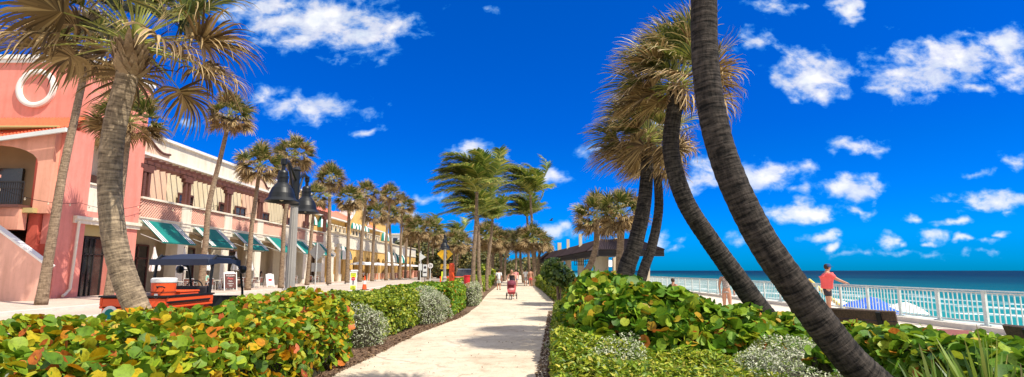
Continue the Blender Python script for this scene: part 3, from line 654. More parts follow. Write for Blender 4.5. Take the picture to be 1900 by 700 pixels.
for y in (36.4, 42.2, 48.1, 50.9, 56, 61.8, 67.4):   # upper windows
    m = MB(); lb(-26.45, -26.36, y, y + 1.75, 5.2, 7.45, m); wd_ = m.build('window', M_glass, ab)
    m = MB(); lb(-26.4, -26.3, y - .08, y, 5.2, 7.5, m); lb(-26.4, -26.3, y + 1.75, y + 1.83, 5.2, 7.5, m); lb(-26.4, -26.3, y + .84, y + .91, 5.2, 7.45, m); lb(-26.4, -26.28, y - .1, y + 1.85, 7.45, 7.6, m); lb(-26.4, -26.32, y, y + 1.75, 6.9, 6.95, m); m.build('window_frame', M_brown, wd_)
# pergola
m = MB(); lb(-24.72, -24.52, Y0, Y1 + .4, 8.6, 8.82, m)
m.build('pergola_beam', M_brown, ab)
m = MB(); y = Y0 + .2
while y < Y1 + .3: lb(-26.55, -24.2, y, y + .075, 8.84, 8.98, m); y += .72
m.build('rafters', M_brown, ab)
for y in [35.7] + pil:
    m = MB(); lb(-24.75, -24.5, y - .34, y - .12, 6.35, 8.54, m); lb(-24.75, -24.5, y + .12, y + .34, 6.35, 8.54, m); lb(-24.8, -24.46, y - .75, y + .75, 8.3, 8.54, m); lb(-24.8, -24.46, y - .5, y + .5, 8.05, 8.3, m)
    m.build('pergola_post', M_brown, ab)
# balcony front
m = MB(); lb(-26.6, -24.5, Y0, Y1, 4.45, 4.75, m); lb(-24.62, -24.5, Y0, Y1, 4.76, 5.0, m)
for y in pil: lb(-24.75, -24.46, y - .6, y + .6, 4.76, 6.25, m)
m.build('balcony_front', M_creamw, ab)
m = MB(); lb(-24.8, -24.38, Y0, Y1 + .1, 6.25, 6.38, m); lb(-24.78, -24.42, Y0, Y1, 4.98, 5.06, m); m.build('balcony_coping', M_creamw, ab)
m = MB(); prev = Y0
lat = []
for y in pil:
    a0, a1 = prev + .03, y - .6; lat.append((a0, a1)); m = MB(); h = 1.19; st = .24; yv = a0 - h
    lbx = lambda: None
    while yv < a1:
        for sgn in (1, -1):
            s0 = max(a0, yv); s1 = min(a1, yv + h)
            if s1 > s0:
                z0 = 5.06 + (s0 - yv) if sgn == 1 else 5.06 + h - (s0 - yv); z1 = 5.06 + (s1 - yv) if sgn == 1 else 5.06 + h - (s1 - yv)
                m.bar(Vector((-24.56 + .03 * sgn, s0, z0)) - P0, Vector((-24.56 + .03 * sgn, s1, z1)) - P0, .05, .085, up=(1, 0, 0))
        yv += st
    m.build('lattice_panel', M_lattice, ab); prev = y + .6
m = MB(); lb(-24.85, -24.8, Y0, Y1, 5.06, 6.25, m); m.build('balcony_back', M_creamw, ab)
# ground floor
m = MB(); lb(-30, -26.2, Y0, Y1, .13, 4.45, m); m.build('ground_wall', pbr('warm_stucco', (.52, .42, .28), .9, .08, .8), ab)
for y in pil:
    m = MB(); lb(-25.4, -24.55, y - .62, y + .62, .13, 4.44, m); lb(-25.47, -24.47, y - .7, y + .7, .13, .7, m); lb(-25.45, -24.45, y - .72, y + .72, 3.6, 3.8, m); m.build('pillar', M_creamw, ab)
for y, w_ in ((35.6, 3.2), (41.4, 3.0), (47.5, 3.4), (54.2, 1.7), (59.5, 2.9), (65.6, 1.9)):
    m = MB(); lb(-26.19, -26.1, y, y + w_, .13, 3.3, m); d_ = m.build('door', M_glass, ab)
    m = MB(); k = max(2, int(w_ / .9))
    for i in range(k + 1): yv = y + w_ * i / k; lb(-26.12, -26.04, yv - .05, yv + .05, .13, 3.35, m)
    lb(-26.12, -26.04, y, y + w_, 2.4, 2.48, m); lb(-26.12, -26.04, y, y + w_, 3.28, 3.38, m); m.build('door_frame', M_brown, d_)
proto = None
lampsM = MB()
for i, y in enumerate([35.4, 41.2, 47.1, 53.2, 59.2, 65.2]):
    W = 3.75; a = empty('awning', (-24.42, y, 4.85), 'dark green sloping awning with white edge stripes, %s from the pink building' % ('first', 'second', 'third', 'fourth', 'fifth', 'sixth')[i], 'awning', 'green awnings on the arcade')
    m = MB(); m.quad((0, 0, 0), (1.5, 0, -1.42), (1.5, W, -1.42), (0, W, 0)); m.quad((0, 0, -.03), (0, W, -.03), (1.49, W, -1.45), (1.49, 0, -1.45)); m.quad((1.5, 0, -1.42), (1.49, 0, -1.5), (1.49, W, -1.5), (1.5, W, -1.42)); m.build('canopy', M_teal, a)
    for y0_ in (.0, W - .72):
        m = MB()
        for k in range(3): q = y0_ + .05 + k * .22; m.quad((.006, q, .010), (1.506, q, -1.41), (1.506, q + .12, -1.41), (.006, q + .12, .010))
        m.build('stripes', M_white, a)
        m = MB(); 
        for k in range(2): q = y0_ + .175 + k * .22; m.quad((.006, q, .008), (1.506, q, -1.412), (1.506, q + .09, -1.412), (.006, q + .09, .008))
        m.build('stripes', M_navy, a)
    m = MB(); m.bar((0, .04, -.9), (1.45, .04, -1.44), .03); m.bar((0, W - .04, -.9), (1.45, W - .04, -1.44), .03); m.bar((1.47, 0, -1.45), (1.47, W, -1.45), .035); m.build('frame', M_alu, a)

def text_mesh(txt, size, name, mat, parent, loc, rot, extrude=.01, align='CENTER'):
    cu = bpy.data.curves.new('txt', 'FONT'); cu.body = txt; cu.size = size; cu.extrude = extrude; cu.align_x = align; cu.align_y = 'CENTER'
    ob = bpy.data.objects.new('txt', cu); COL.objects.link(ob); dg = bpy.context.evaluated_depsgraph_get()
    me = bpy.data.meshes.new_from_object(ob.evaluated_get(dg)); bpy.data.objects.remove(ob)
    me.materials.clear(); me.materials.append(mat)
    o = bpy.data.objects.new(name, me); COL.objects.link(o); o.parent = parent; o.location = loc; o.rotation_euler = rot; return o
RX = (PI / 2, 0, PI / 2)    # text facing +X
for (yc, wd_, z, tx, lab, bgm) in ((43.0, 4.6, 3.55, "Nonna Mia's PIZZERIA", 'pale rounded pizzeria sign board under the second awning', M_creamw), (49.0, 3.8, 3.6, 'Kilwins', 'cream shop sign board with one dark word under the third awning', M_creamw)):
    s_ = empty('shop_sign', (-23.35, yc, z), lab, 'shop sign'); m = MB()
    pl = [(-wd_ / 2 + .2 * (1 - math.cos(a)) , .3 * math.sin(a)) for a in np.linspace(PI / 2, -PI / 2, 6)][:0] + [(-wd_ / 2, -.28), (wd_ / 2 - .15, -.28), (wd_ / 2, -.1), (wd_ / 2, .1), (wd_ / 2 - .15, .28), (-wd_ / 2, .28)]
    m.prism(pl, (0, 0, 0), (0, 1, 0), (0, 0, 1), (-.06, 0, 0)); m.build('board', bgm, s_)
    m = MB(); m.bar((-.03, -wd_ / 2, .31), (-.03, wd_ / 2, .31), .05); m.bar((-.03, -wd_ / 2, -.31), (-.03, wd_ / 2, -.31), .05)
    m.bar((-.03, -wd_ * .4, .31), (-1.0, -wd_ * .4, .8), .03); m.bar((-.03, wd_ * .4, .31), (-1.0, wd_ * .4, .8), .03); m.build('frame', M_iron, s_)
    text_mesh(tx, .42 if len(tx) > 10 else .55, 'lettering', M_black, s_, (.012, 0, -.02), RX)
s_ = empty('shop_sign', (-23.6, 66.8, 3.3), 'small pale sign panel under the last green awning', 'shop sign'); m = MB(); m.box(-.03, .03, -.6, .6, -.2, .2); m.build('board', M_creamw, s_); m = MB(); m.bar((0, -.5, .2), (-.9, -.5, .7), .03); m.bar((0, .5, .2), (-.9, .5, .7), .03); m.build('bracket', M_iron, s_)
s_ = empty('shop_sign', (-23.7, 70.9, 3.6), 'round white blade sign at the far end of the arcade', 'shop sign'); m = MB()
m.prism([(.35 * math.cos(a), .35 * math.sin(a)) for a in np.linspace(0, 2 * PI, 20)[:-1]], (0, 0, 0), (1, 0, 0), (0, 0, 1), (0, .06, 0)); m.build('board', M_white, s_); m = MB(); m.bar((-.8, .03, .4), (.3, .03, .4), .04); m.build('bracket', M_iron, s_)

# ------------------------------------------------------------ yellow building
Y0, Y1 = 71.2, 133.0; P0 = Vector((-24.5, Y0, 0))
yb = empty('yellow_building', P0, 'yellow arcaded restaurant building with red roof, striped arched awnings and white terrace wall', 'building')
m = MB(); lb(-40, -28, Y0, 121, 5.0, 9.4, m); m.build('upper_wall', M_yel, yb)
m = MB(); lb(-26.5, -24.5, Y0, Y1, 4.9, 6.6, m); lb(-26, -24.4, Y0, Y1, 4.7, 4.95, m); m.build('terrace_wall', M_creamw, yb)
m = MB(); lb(-24.75, -24.3, Y0, Y1, 6.6, 6.78, m); m.build('terrace_coping', M_cream, yb)
# arcade wall with arches
m = MB(); k = 0; y = 75.4; archs = []
while y < 131: archs.append((y, y + 2.2)); y += 3.5
prev = Y0
for (a0, a1) in archs:
    lb(-25.0, -24.5, prev, a0, .13, 4.7, m)
    m.prism([(yv - Y0, z) for yv, z in archpoly(a0, a1, 0, 2.7, 3.7, 4.7)], (-.5, 0, 0), (0, 1, 0), (0, 0, 1), (.5, 0, 0)); prev = a1
lb(-25.0, -24.5, prev, Y1, .13, 4.7, m); m.build('arcade_wall', M_yel, yb)
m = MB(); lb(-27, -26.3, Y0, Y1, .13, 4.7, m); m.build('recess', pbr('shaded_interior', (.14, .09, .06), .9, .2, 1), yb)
for y in (71.6, 74.6):
    m = MB(); lb(-25.3, -24.1, y, y + .9, .13, 5.2, m); lb(-25.4, -24.0, y - .1, y + 1.0, .13, 1.1, m); lb(-25.4, -24.0, y - .1, y + 1.0, 4.3, 4.6, m); m.build('entrance_pillar', M_creamw, yb)
# red hipped roofs
m = MB()
for (a0, a1, zr) in ((Y0, 91, 12.6), (97, 112, 12.3)):
    e = [Vector((-27.4, a0, 9.5)), Vector((-27.4, a1, 9.5)), Vector((-33, a1 - 1, zr)), Vector((-33, a0 + 2, zr))]; m.quad(*[q - P0 for q in e]); m.quad(*(q - P0 for q in (Vector((-27.4, a0, 9.5)), Vector((-33, a0 + 2, zr)), Vector((-38.6, a0, 9.5)))))
m.build('roof', M_tilep, yb)
m = MB(); lb(-28, -27.35, Y0 - .2, 91, 9.25, 9.45, m); lb(-28, -27.35, 97, 112, 9.25, 9.45, m); m.build('eave_trim', M_white, yb)
# curved gable
pts = []; cyg = 94.2; hw = 5.2
for k in range(-14, 15):
    u = k / 14; a_ = abs(u); z = 12.6 + .9 * math.cos(a_ / .3 * PI / 2) if a_ < .3 else (12.4 if a_ < .42 else (11.6 if a_ < .6 else 11.0 - (a_ - .6) * 3.2)); pts.append((cyg + u * hw - Y0, z))
m = MB(); m.prism([(pts[0][0], 6.6)] + pts + [(pts[-1][0], 6.6)], (-3.3, 0, 0), (0, 1, 0), (0, 0, 1), (.5, 0, 0)); g_ = m.build('gable', M_yel, yb)
m = MB(); m.tube([(-2.75, y, z + .12) for y, z in pts], .24, 6)
for k in (3, 6, 9, 14, 19, 22, 25): m.lathe([(.0, -.35), (.3, -.25), (.36, 0), (.3, .25), (0, .35)], (-2.7, pts[k][0], pts[k][1] + .45), 8, cap=False)
m.build('gable_trim', M_white, g_)
m = MB(); m.lathe([(2.3, 0), (2.2, .8), (1.7, 1.7), (.9, 2.2), (.1, 2.4)], Vector((-31, 103, 12.3)) - P0, 16); lb(-33.4, -28.6, 100.6, 105.4, 9.4, 12.35, m); m.build('dome', M_white, yb, smooth=False)
m = MB(); lb(-40, -29, 112, 121, 9.4, 11.5, m); m.build('end_block', M_yel, yb)
# upper windows with small pediments
for y in list(np.arange(79.6, 89.5, 2.0)) + list(np.arange(90.3, 98.5, 1.9)) + list(np.arange(100, 112, 2.0)):
    x = -27.98 if y < 90 or y > 99.4 else -27.28
    m = MB(); lb(x, x + .06, y, y + .95, 6.7, 8.0, m); w_ = m.build('window', M_glass, yb)
    m = MB(); lb(x, x + .16, y - .2, y - .02, 6.6, 8.35, m); lb(x, x + .16, y + .97, y + 1.15, 6.6, 8.35, m); lb(x, x + .2, y - .3, y + 1.25, 8.35, 8.5, m); m.build('window_frame', M_creamw, w_)
def dome_awning(y, z, wdt, x, lab, n=8, par=None):
    a = empty('dome_awning', (x, y, z), lab, 'awning', 'striped dome awnings'); r = wdt / 2; hs_ = MB(), MB()
    for i in range(n):
        t0, t1 = PI * i / n, PI * (i + 1) / n; mb = hs_[i % 2]
        for j in range(5):
            f0, f1 = PI / 2 * j / 5, PI / 2 * (j + 1) / 5
            pt = lambda t_, f: (math.sin(f) * r * .8 * math.sin(t_) if True else 0, -math.cos(t_) * r * math.sin(f) + 0, math.cos(f) * r * 1.1)
            mb.quad(pt(t0, f0), pt(t1, f0), pt(t1, f1), pt(t0, f1))
    hs_[0].build('canopy', M_teal, a); hs_[1].build('canopy_stripes', M_white, a); return a
for i, (y, z, wd_, x, nm) in enumerate([(73.4, 7.6, 2.8, -27.95, 'second storey window beside the arcade'), (78.0, 7.6, 3.0, -27.95, 'second storey window under the red roof edge')] ): dome_awning(y, z, wd_, x, 'green and white striped dome awning over the %s' % nm)
for i in range(5): dome_awning(90.6 + i * 1.9, 8.4, 1.9, -27.25, 'small striped awning below the curved gable, %s from the left' % ('first', 'second', 'third', 'fourth', 'fifth')[i], 6)
dome_awning(114.5, 7.6, 3.6, -27.9, 'white and green dome awning on the far upper end of the yellow building')
for i, (y, wd_) in enumerate([(77.0, 3.4), (104, 3.6), (109.0, 3.6), (114.5, 3.4)]): dome_awning(y, 3.1, wd_, -24.45, 'green striped dome awning over a ground floor arch, %s along the yellow arcade' % ('first', 'second', 'third', 'fourth')[i])

# white apartment block far behind the trees
cb = empty('apartment_block', (-30, 185, 0), 'distant white apartment block with rows of windows behind the palms', 'building')
m = MB(); m.box(-16, 9.5, 0, 14, 0, 13.5); m.build('wall', M_white, cb)
for zz in range(4):
    for xx in range(9):
        m = MB(); m.box(-14.5 + xx * 2.7, -13.0 + xx * 2.7, -.12, -.02, 2 + zz * 2.9, 3.7 + zz * 2.9); m.build('window', M_glass, cb)
m = MB(); m.box(-16.4, 9.9, -.4, 14, 13.5, 13.9); m.build('roof', M_creamw, cb)
#PART2

# ------------------------------------------------------------ pavilion on the sea side
pv = empty('beach_pavilion', (5.5, 38, 0), 'cream pavilion with dark purple tiled roof and square stub columns by the beach', 'pavilion')
P0 = Vector((5.5, 38, 0))
st = [(34.5, 4.9, 9.2, 2.75), (38.5, 4.85, 9.2, 2.8), (44, 4.6, 8.2, 2.8), (50, 4.3, 7.6, 2.8), (57, 3.8, 7.2, 2.8), (64, 3.2, 6.8, 2.8), (71, 2.6, 6.4, 2.8)]
m = MB(); mf = MB(); ms = MB()
for i in range(len(st) - 1):
    y0, a0, c0, z0 = st[i]; y1, a1, c1, z1 = st[i + 1]
    if i == 0:   # near hipped end, tile by tile
        N = 34
        for k in range(N):
            u0, u1 = k / N, (k + 1) / N; um = (u0 + u1) / 2
            e = lambda u: Vector((a0 + (c0 - a0) * u, y0, z0 + .1)); tp = lambda u: Vector((a1 + 1.0 + (c1 - a1 - 2) * u, y1, 3.72)); up = Vector((0, -.02, .09))
            m.quad(e(u0) - P0, e(um) + up - P0, tp(um) + up - P0, tp(u0) - P0); m.quad(e(um) + up - P0, e(u1) - P0, tp(u1) - P0, tp(um) + up - P0)
    N = int((y1 - y0) / .2)
    for k in range(N):
        u0, u1 = k / N, (k + 1) / N; um = (u0 + u1) / 2; off = 0 if i else 1
        E_ = lambda u: Vector((a0 + (a1 - a0) * u, y0 + (y1 - y0) * u, z0 + .1)); T_ = lambda u: Vector((a0 + 1.0 + (a1 - a0) * u, (y0 + (y1 - y0) * u) if i else y1 - (y1 - y0) * (1 - u) * .05, 3.72)); up = Vector((-.03, 0, .09))
        m.quad(E_(u0) - P0, T_(u0) - P0, T_(um) + up - P0, E_(um) + up - P0); m.quad(E_(um) + up - P0, T_(um) + up - P0, T_(u1) - P0, E_(u1) - P0)
    if i: m.quad(Vector((a0 + 1, y0, 3.715)) - P0, Vector((c0, y0, 3.3)) - P0, Vector((c1, y1, 3.3)) - P0, Vector((a1 + 1, y1, 3.715)) - P0)
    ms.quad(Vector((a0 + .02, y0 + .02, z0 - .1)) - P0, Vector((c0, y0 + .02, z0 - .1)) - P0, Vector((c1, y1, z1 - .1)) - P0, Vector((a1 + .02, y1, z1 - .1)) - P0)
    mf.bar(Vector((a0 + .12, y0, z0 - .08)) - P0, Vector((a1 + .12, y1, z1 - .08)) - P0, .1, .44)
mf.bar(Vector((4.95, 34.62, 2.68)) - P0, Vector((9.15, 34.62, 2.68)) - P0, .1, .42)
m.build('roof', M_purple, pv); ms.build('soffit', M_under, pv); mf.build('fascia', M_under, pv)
for (x, y, w_, top) in ((5.55, 38.3, .3, 4.55), (5.25, 46, .24, 4.6), (4.95, 54, .26, 4.6), (4.6, 60.5, .4, 4.6), (4.15, 66.5, .4, 4.5), (8.6, 48, .36, 4.4)):
    m = MB(); m.box(x - w_ - P0.x, x + w_ - P0.x, y - .3 - P0.y, y + .3 - P0.y, 0, 2.7); m.box(x - w_ * .5 - P0.x, x + w_ * .5 - P0.x, y - .2 - P0.y, y + .2 - P0.y, 2.7, top); m.build('column', M_stone, pv)
for (x, y, w_) in ((6.05, 39.5, .34), (6.95, 38, .2), (8.45, 36.5, .16), (6.9, 46.5, .3)):
    m = MB(); m.prism([(-w_, 0), (w_, 0), (w_ + .12, 2.66), (-w_ + .12, 2.66)], (x - P0.x, y - P0.y, 0), (1, 0, 0), (0, 0, 1), (0, .4, 0)); m.build('column', M_stone, pv)
m = MB()
for k in range(8): m.box(-1.0 + k * .18, -.96 + k * .18, 6.0, 6.05, 2.0, 2.65)
m.box(-1.0, .3, 6.0, 6.05, 2.0, 2.05); m.box(-1.0, .3, 6.0, 6.05, 2.3, 2.34); m.build('screen', M_under, pv)

# ------------------------------------------------------------ railing, benches, beach things
rl = empty('railing', (12.5, 14, .14), 'long white metal railing along the sea wall above the beach', 'railing')
yr = [11.8 + 1.66 * i for i in range(45)]
for i, y in enumerate(yr):
    m = MB(); m.box(-.03, .03, y - 14 - .06, y - 14 + .06, 0, .90); m.box(-.08, .08, y - 14 - .14, y - 14 + .14, 0, .03); m.build('post', M_rail, rl)
    if i < len(yr) - 1:
        m = MB()
        for k in range(1, 9): yy2 = y - 14 + .09 + (1.66 - .18) * k / 9; m.box(-.012, .012, yy2 - .013, yy2 + .013, .08, .86)
        m.box(-.02, .02, y - 14 + .09, y - 14 + 1.57, .06, .10); m.box(-.02, .02, y - 14 + .09, y - 14 + 1.57, .84, .88); m.build('baluster_panel', M_rail, rl)
m = MB(); m.box(-.04, .04, -3, 62, .90, .935); m.build('top_rail', M_rail, rl)

def bench(loc, rz, lab):
    r = empty('park_bench', loc, lab, 'bench', 'dark wooden benches facing the sea', rz); L = 1.9
    m = MB()
    for k in range(4): m.box(0, L, .12 + k * .11, .21 + k * .11, .42, .455)
    m.build('seat', M_bench, r)
    m = MB(); m.prism([(0, .5), (-.02, .54), (-.09, .68), (-.05, .69)], (0, 0, 0), (0, 1, 0), (0, 0, 1), (L, 0, 0)); m.prism([(-.055, .7), (-.095, .69), (-.16, .86), (-.12, .88)], (0, 0, 0), (0, 1, 0), (0, 0, 1), (L, 0, 0)); m.build('backrest', M_bench, r)
    for x in (.3, L - .3):
        m = MB(); m.prism([(.03, 0), (.12, 0), (.08, .4), (.55, .38), (.55, .42), (.05, .46), (-.13, .87), (-.2, .84)], (x, 0, 0), (0, 1, 0), (0, 0, 1), (.07, 0, 0)); m.prism([(.46, 0), (.54, 0), (.52, .4), (.46, .4)], (x, 0, 0), (0, 1, 0), (0, 0, 1), (.07, 0, 0)); m.build('leg', M_black, r)
    return r
bench((5.75, 11.75, 0), math.atan2(-1.55, 1.15), 'dark wooden bench beside the leaning palm, nearer the man in coral')
bench((6.75, 7.75, 0), rad(-85), 'dark wooden bench cut off by the right edge of the picture')
dk = MB(); dk.prism([(-.4, -1.6), (3.0, -2.4), (4.4, -.4), (.8, 2.2)], (6.6, 14.2, .0), (1, 0, 0), (0, 1, 0), (0, 0, .16)); o = dk.build('wood_platform', M_deckw); tag(o, 'low red brown wooden platform behind the bench near the railing', 'platform')

def umbrella_open(loc, r, h, mat, lab, cat='umbrella', group=None, drop=.4, tilt=(0, 0), n=8, bump=.05):
    o = empty('umbrella', loc, lab, cat, group); m = MB(); b0 = 0
    for i in range(n):
        a0, a1 = 2 * PI * i / n, 2 * PI * (i + 1) / n; am = (a0 + a1) / 2
        for f0, f1 in ((0, .35), (.35, .7), (.7, 1)):
            zf = lambda f: h - drop * f ** 1.5
            p = lambda a, f, s=0: (r * f * math.cos(a) * (1 - s), r * f * math.sin(a) * (1 - s), zf(f) - s * bump)
            m.quad(p(a0, f0), p(a0, f1), p(am, f1, .06), p(am, f0, .03)); m.quad(p(am, f0, .03), p(am, f1, .06), p(a1, f1), p(a1, f0))
    m.build('canopy', mat, o, smooth=False); m = MB(); m.tube([(0, 0, 0), (0, 0, h + .08)], .025, 6); m.build('pole', M_alu, o); o.rotation_euler = (tilt[0], tilt[1], 0); return o
def beachp(px, py, Y):  # point at distance Y on the beach below
    return A(px, py, Y)
for i, (px, py, Y, r, mt, lab) in enumerate([(1588, 560, 36, 1.2, M_bblue, 'bright blue beach umbrella behind the railing nearest the man'), (1628, 566, 33, 1.3, M_bblue, 'bright blue beach canopy right of the other blue umbrella'),
        (1672, 563, 36, 1.25, M_canvas, 'white beach umbrella leaning beside the blue ones'), (1552, 556, 40, 1.1, M_canvas, 'white beach umbrella behind the legs of the man'), (1612, 553, 42, 1.3, M_bblue, 'blue umbrella farther down the beach behind the white one')]):
    p = A(px, py, Y); zb = -3.1; umbrella_open((p.x, p.y, zb), r, max(1.6, p.z - zb + .1), mt, lab, 'beach umbrella', 'umbrellas on the beach', .6, (rad(-8 + 5 * (i % 3)), rad(6 - 4 * (i % 2))))
# lifeguard stand beyond the pavilion
p = A(1132, 500, 62); lg = empty('lifeguard_stand', (p.x, p.y, -1.6), 'lifeguard stand with white roof seen between the pavilion columns', 'lifeguard stand')
m = MB(); m.lathe([(1.7, 3.6), (1.2, 4.0), (.3, 4.3), (.0, 4.35)], (0, 0, 0), 8, cap=False); m.lathe([(1.7, 3.58), (0, 3.58)], (0, 0, 0), 8, cap=False); m.build('roof', M_canvas, lg)
m = MB(); m.box(-1.0, 1.0, -1, 1, 1.6, 3.0); m.build('cabin', M_grey, lg)
for a, c in ((-.9, -.9), (.9, -.9), (-.9, .9), (.9, .9)): m = MB(); m.box(a - .07, a + .07, c - .07, c + .07, -1.8, 3.6); m.build('leg', M_white, lg)
# yellow ladder leaning on the railing
ld = empty('ladder', (12.95, 24.2, -.9), 'yellow beach stair handrail sloping down behind the railing', 'handrail'); m = MB(); m.bar((0, 2.4, 2.05), (0, -2.2, .0), .07, .14); m.bar((.9, 2.4, 2.05), (.9, -2.2, .0), .07, .14)
m.build('handrail', pbr('pale_yellow_paint', (.80, .56, .14), .6, .1, 3), ld); m = MB()
for k in range(9): u = k / 9; m.bar((0, 2.4 - 4.6 * u, 1.1 - 2.0 * u), (.9, 2.4 - 4.6 * u, 1.1 - 2.0 * u), .3, .05)
m.build('steps', M_deckw, ld); m = MB(); m.bar((0, 2.3, 2.0), (0, 2.3, -.3), .06); m.bar((0, -2.1, .0), (0, -2.1, -2.2), .06); m.bar((.9, -2.1, .0), (.9, -2.1, -2.2), .06); m.build('post', M_white, ld)

# ------------------------------------------------------------ people
def skin(name, pts, edges, radii, mat, parent, root=0, lv=1, roots=()):
    me = bpy.data.meshes.new(name); me.from_pydata([tuple(p) for p in pts], edges, []); me.materials.append(mat)
    o = bpy.data.objects.new(name, me); COL.objects.link(o); o.parent = parent
    s = o.modifiers.new('skin', 'SKIN'); s.use_smooth_shade = True; s.branch_smoothing = .3
    for i, r in enumerate(radii):
        v = me.skin_vertices[0].data[i]; v.radius = (r, r) if not isinstance(r, tuple) else r; v.use_root = (i == root or i in roots)
    sb = o.modifiers.new('sub', 'SUBSURF'); sb.levels = lv; sb.render_levels = lv; return o
def person(loc, rz, lab, H=1.72, fat=1.0, top=None, bottom=None, hat=None, hair=M_hair, long_hair=False, arms=None, legs=None, lean=0, tank=False, sit=False, name='person', group=None, shirtlen=.0, shoes=None):
    k = H / 1.75; r = empty(name, loc, lab, 'person', group, rz)   # faces local +X
    S = lambda x, y, z: Vector((x, y, z)) * k
    hipz = .92; 
    J = dict(pel=S(0, 0, hipz), wai=S(.01, 0, 1.08), che=S(lean * .5, 0, 1.27), nb=S(lean * .8, 0, 1.45), nk=S(lean * .9 + .01, 0, 1.52), hd=S(lean + .03, 0, 1.62), ht=S(lean + .02, 0, 1.72))
    for s, n in ((1, 'l'), (-1, 'r')):
        J['sh' + n] = S(lean * .75, .185 * s, 1.40); J['el' + n] = S(.02 + lean * .5, .25 * s, 1.12); J['wr' + n] = S(.10, .25 * s, .88)
        J['hp' + n] = S(0, .09 * s, .88); J['kn' + n] = S(.03, .10 * s, .48); J['an' + n] = S(0, .11 * s, .08); J['to' + n] = S(.17, .13 * s, .03)
    if arms: 
        for a, v in arms.items(): J[a] = S(*v)
    if legs:
        for a, v in legs.items(): J[a] = S(*v)
    names = ['pel', 'wai', 'che', 'nb', 'nk', 'hd', 'ht', 'shl', 'ell', 'wrl', 'shr', 'elr', 'wrr', 'hpl', 'knl', 'anl', 'tol', 'hpr', 'knr', 'anr', 'tor']
    tf = .84 if (top and not tank) else 1.0
    R = dict(pel=.125 * fat * tf, wai=.125 * fat * tf * (1.08 if fat > 1.1 else .92), che=.14 * fat * tf, nb=.075, nk=.055, hd=.092, ht=.07, sh=.07 * fat ** .5 * tf, el=.042, wr=.027, hp=.10 * fat ** .6, kn=.062, an=.04, to=.035)
    E_ = [('pel', 'wai'), ('wai', 'che'), ('che', 'nb'), ('nb', 'nk'), ('nk', 'hd'), ('hd', 'ht')] + [(a + s, b + s) if a not in ('nb', 'pel') else (a, b + s) for s in 'lr' for a, b in (('nb', 'sh'), ('sh', 'el'), ('el', 'wr'), ('pel', 'hp'), ('hp', 'kn'), ('kn', 'an'), ('an', 'to'))]
    pts = [J[n] for n in names]; idx = {n: i for i, n in enumerate(names)}
    rr = [(R.get(n) or R[n[:2]]) * k for n in names]; ed = [(idx[a], idx[b]) for a, b in E_]; roots = []
    # nose
    # fingers
    for s in 'lr':
        w_ = J['wr' + s]; d = (w_ - J['el' + s]).normalized(); side = d.cross(Vector((0, 0, 1)))
        side = side.normalized() if side.length > .2 else Vector((1, 0, 0)); dn = d.cross(side).normalized()
        if dn.z > 0: dn = -dn
        pts.append(w_ + d * .07 * k); rr.append(.03 * k); pal = len(pts) - 1; ed.append((idx['wr' + s], pal))
        for f, (o_, l) in enumerate(((-.028, .055), (-.010, .068), (.010, .064), (.027, .05))):
            b0 = len(pts); base = w_ + d * .075 * k + side * o_ * k; pts += [base, base + d * l * .55 * k, base + d * l * .85 * k + dn * l * .5 * k]; rr += [.009 * k, .008 * k, .007 * k]; ed += [(b0, b0 + 1), (b0 + 1, b0 + 2)]; roots.append(b0)
        b0 = len(pts); base = w_ + d * .03 * k; pts += [base, base + side * .035 * k + d * .03 * k, base + side * .045 * k + d * .06 * k]; rr += [.012 * k, .010 * k, .008 * k]; ed += [(b0, b0 + 1), (b0 + 1, b0 + 2)]; roots.append(b0)
    body = skin('body', pts, ed, rr, M_skin, r, 0, 2, roots)
    hd = J['hd']
    fb_ = MB(); fb_.lathe([(0, -.1), (.05, -.09), (.078, -.04), (.083, .02), (.075, .07), (.045, .105), (0, .115)], (0, 0, 0), 14, cap=False)
    fb_.prism([(-.012, -.02), (.012, -.02), (0, .02)], (.078, 0, 0), (0, 1, 0), (.2, 0, 1), (.02, 0, -.004))
    for y in (-.083, .083): fb_.lathe([(0, -.03), (.014, -.015), (.014, .015), (0, .03)], (0, y, 0), 8, cap=False)
    f = fb_.build('head', M_skin, r, smooth=True); f.location = hd + Vector((.01, 0, .0)) * k; f.scale = (k, k * .9, k * 1.05)
    m = MB()
    for y in (-.03, .03): m.lathe([(0, -.009), (.010, 0), (0, .009)], (.079, y, .018), 6, cap=False)
    e = m.build('eyes', M_dcl, r); e.location = f.location; e.scale = f.scale
    m = MB(); m.prism([(-.025, -.055), (.025, -.055), (.02, -.045), (-.02, -.045)], (.07, 0, 0), (0, 1, 0), (0, 0, 1), (.01, 0, 0)); e = m.build('mouth', M_redp, r); e.location = f.location; e.scale = f.scale
    m = MB(); n = 14
    prof = [(.0, .135), (.06, .122), (.094, .082), (.104, .03), (.100, -.02), (.08, -.06)]
    m.lathe(prof, (-.026, 0, 0), n, cap=False)
    if long_hair: m.tube([(-.07, 0, .02), (-.10, 0, -.08), (-.10, 0, -.2)], [.06, .06, .03], 8)
    h = m.build('hair', hair, r, smooth=True); h.location = f.location + Vector((-.012, 0, .012)) * k; h.scale = (k, k * .92, k)
    if hat:
        m = MB(); m.lathe([(.105, .03), (.108, .06), (.09, .12), (.04, .145), (0, .148)], (0, 0, 0), 16, cap=False); m.prism([(.06, -.075), (.17, -.05), (.185, 0), (.17, .05), (.06, .075)], (0, 0, .035), (1, 0, 0), (0, 1, 0), (0, 0, .012))
        h = m.build('cap', hat, r, smooth=False); h.location = f.location; h.scale = (k, k, k)
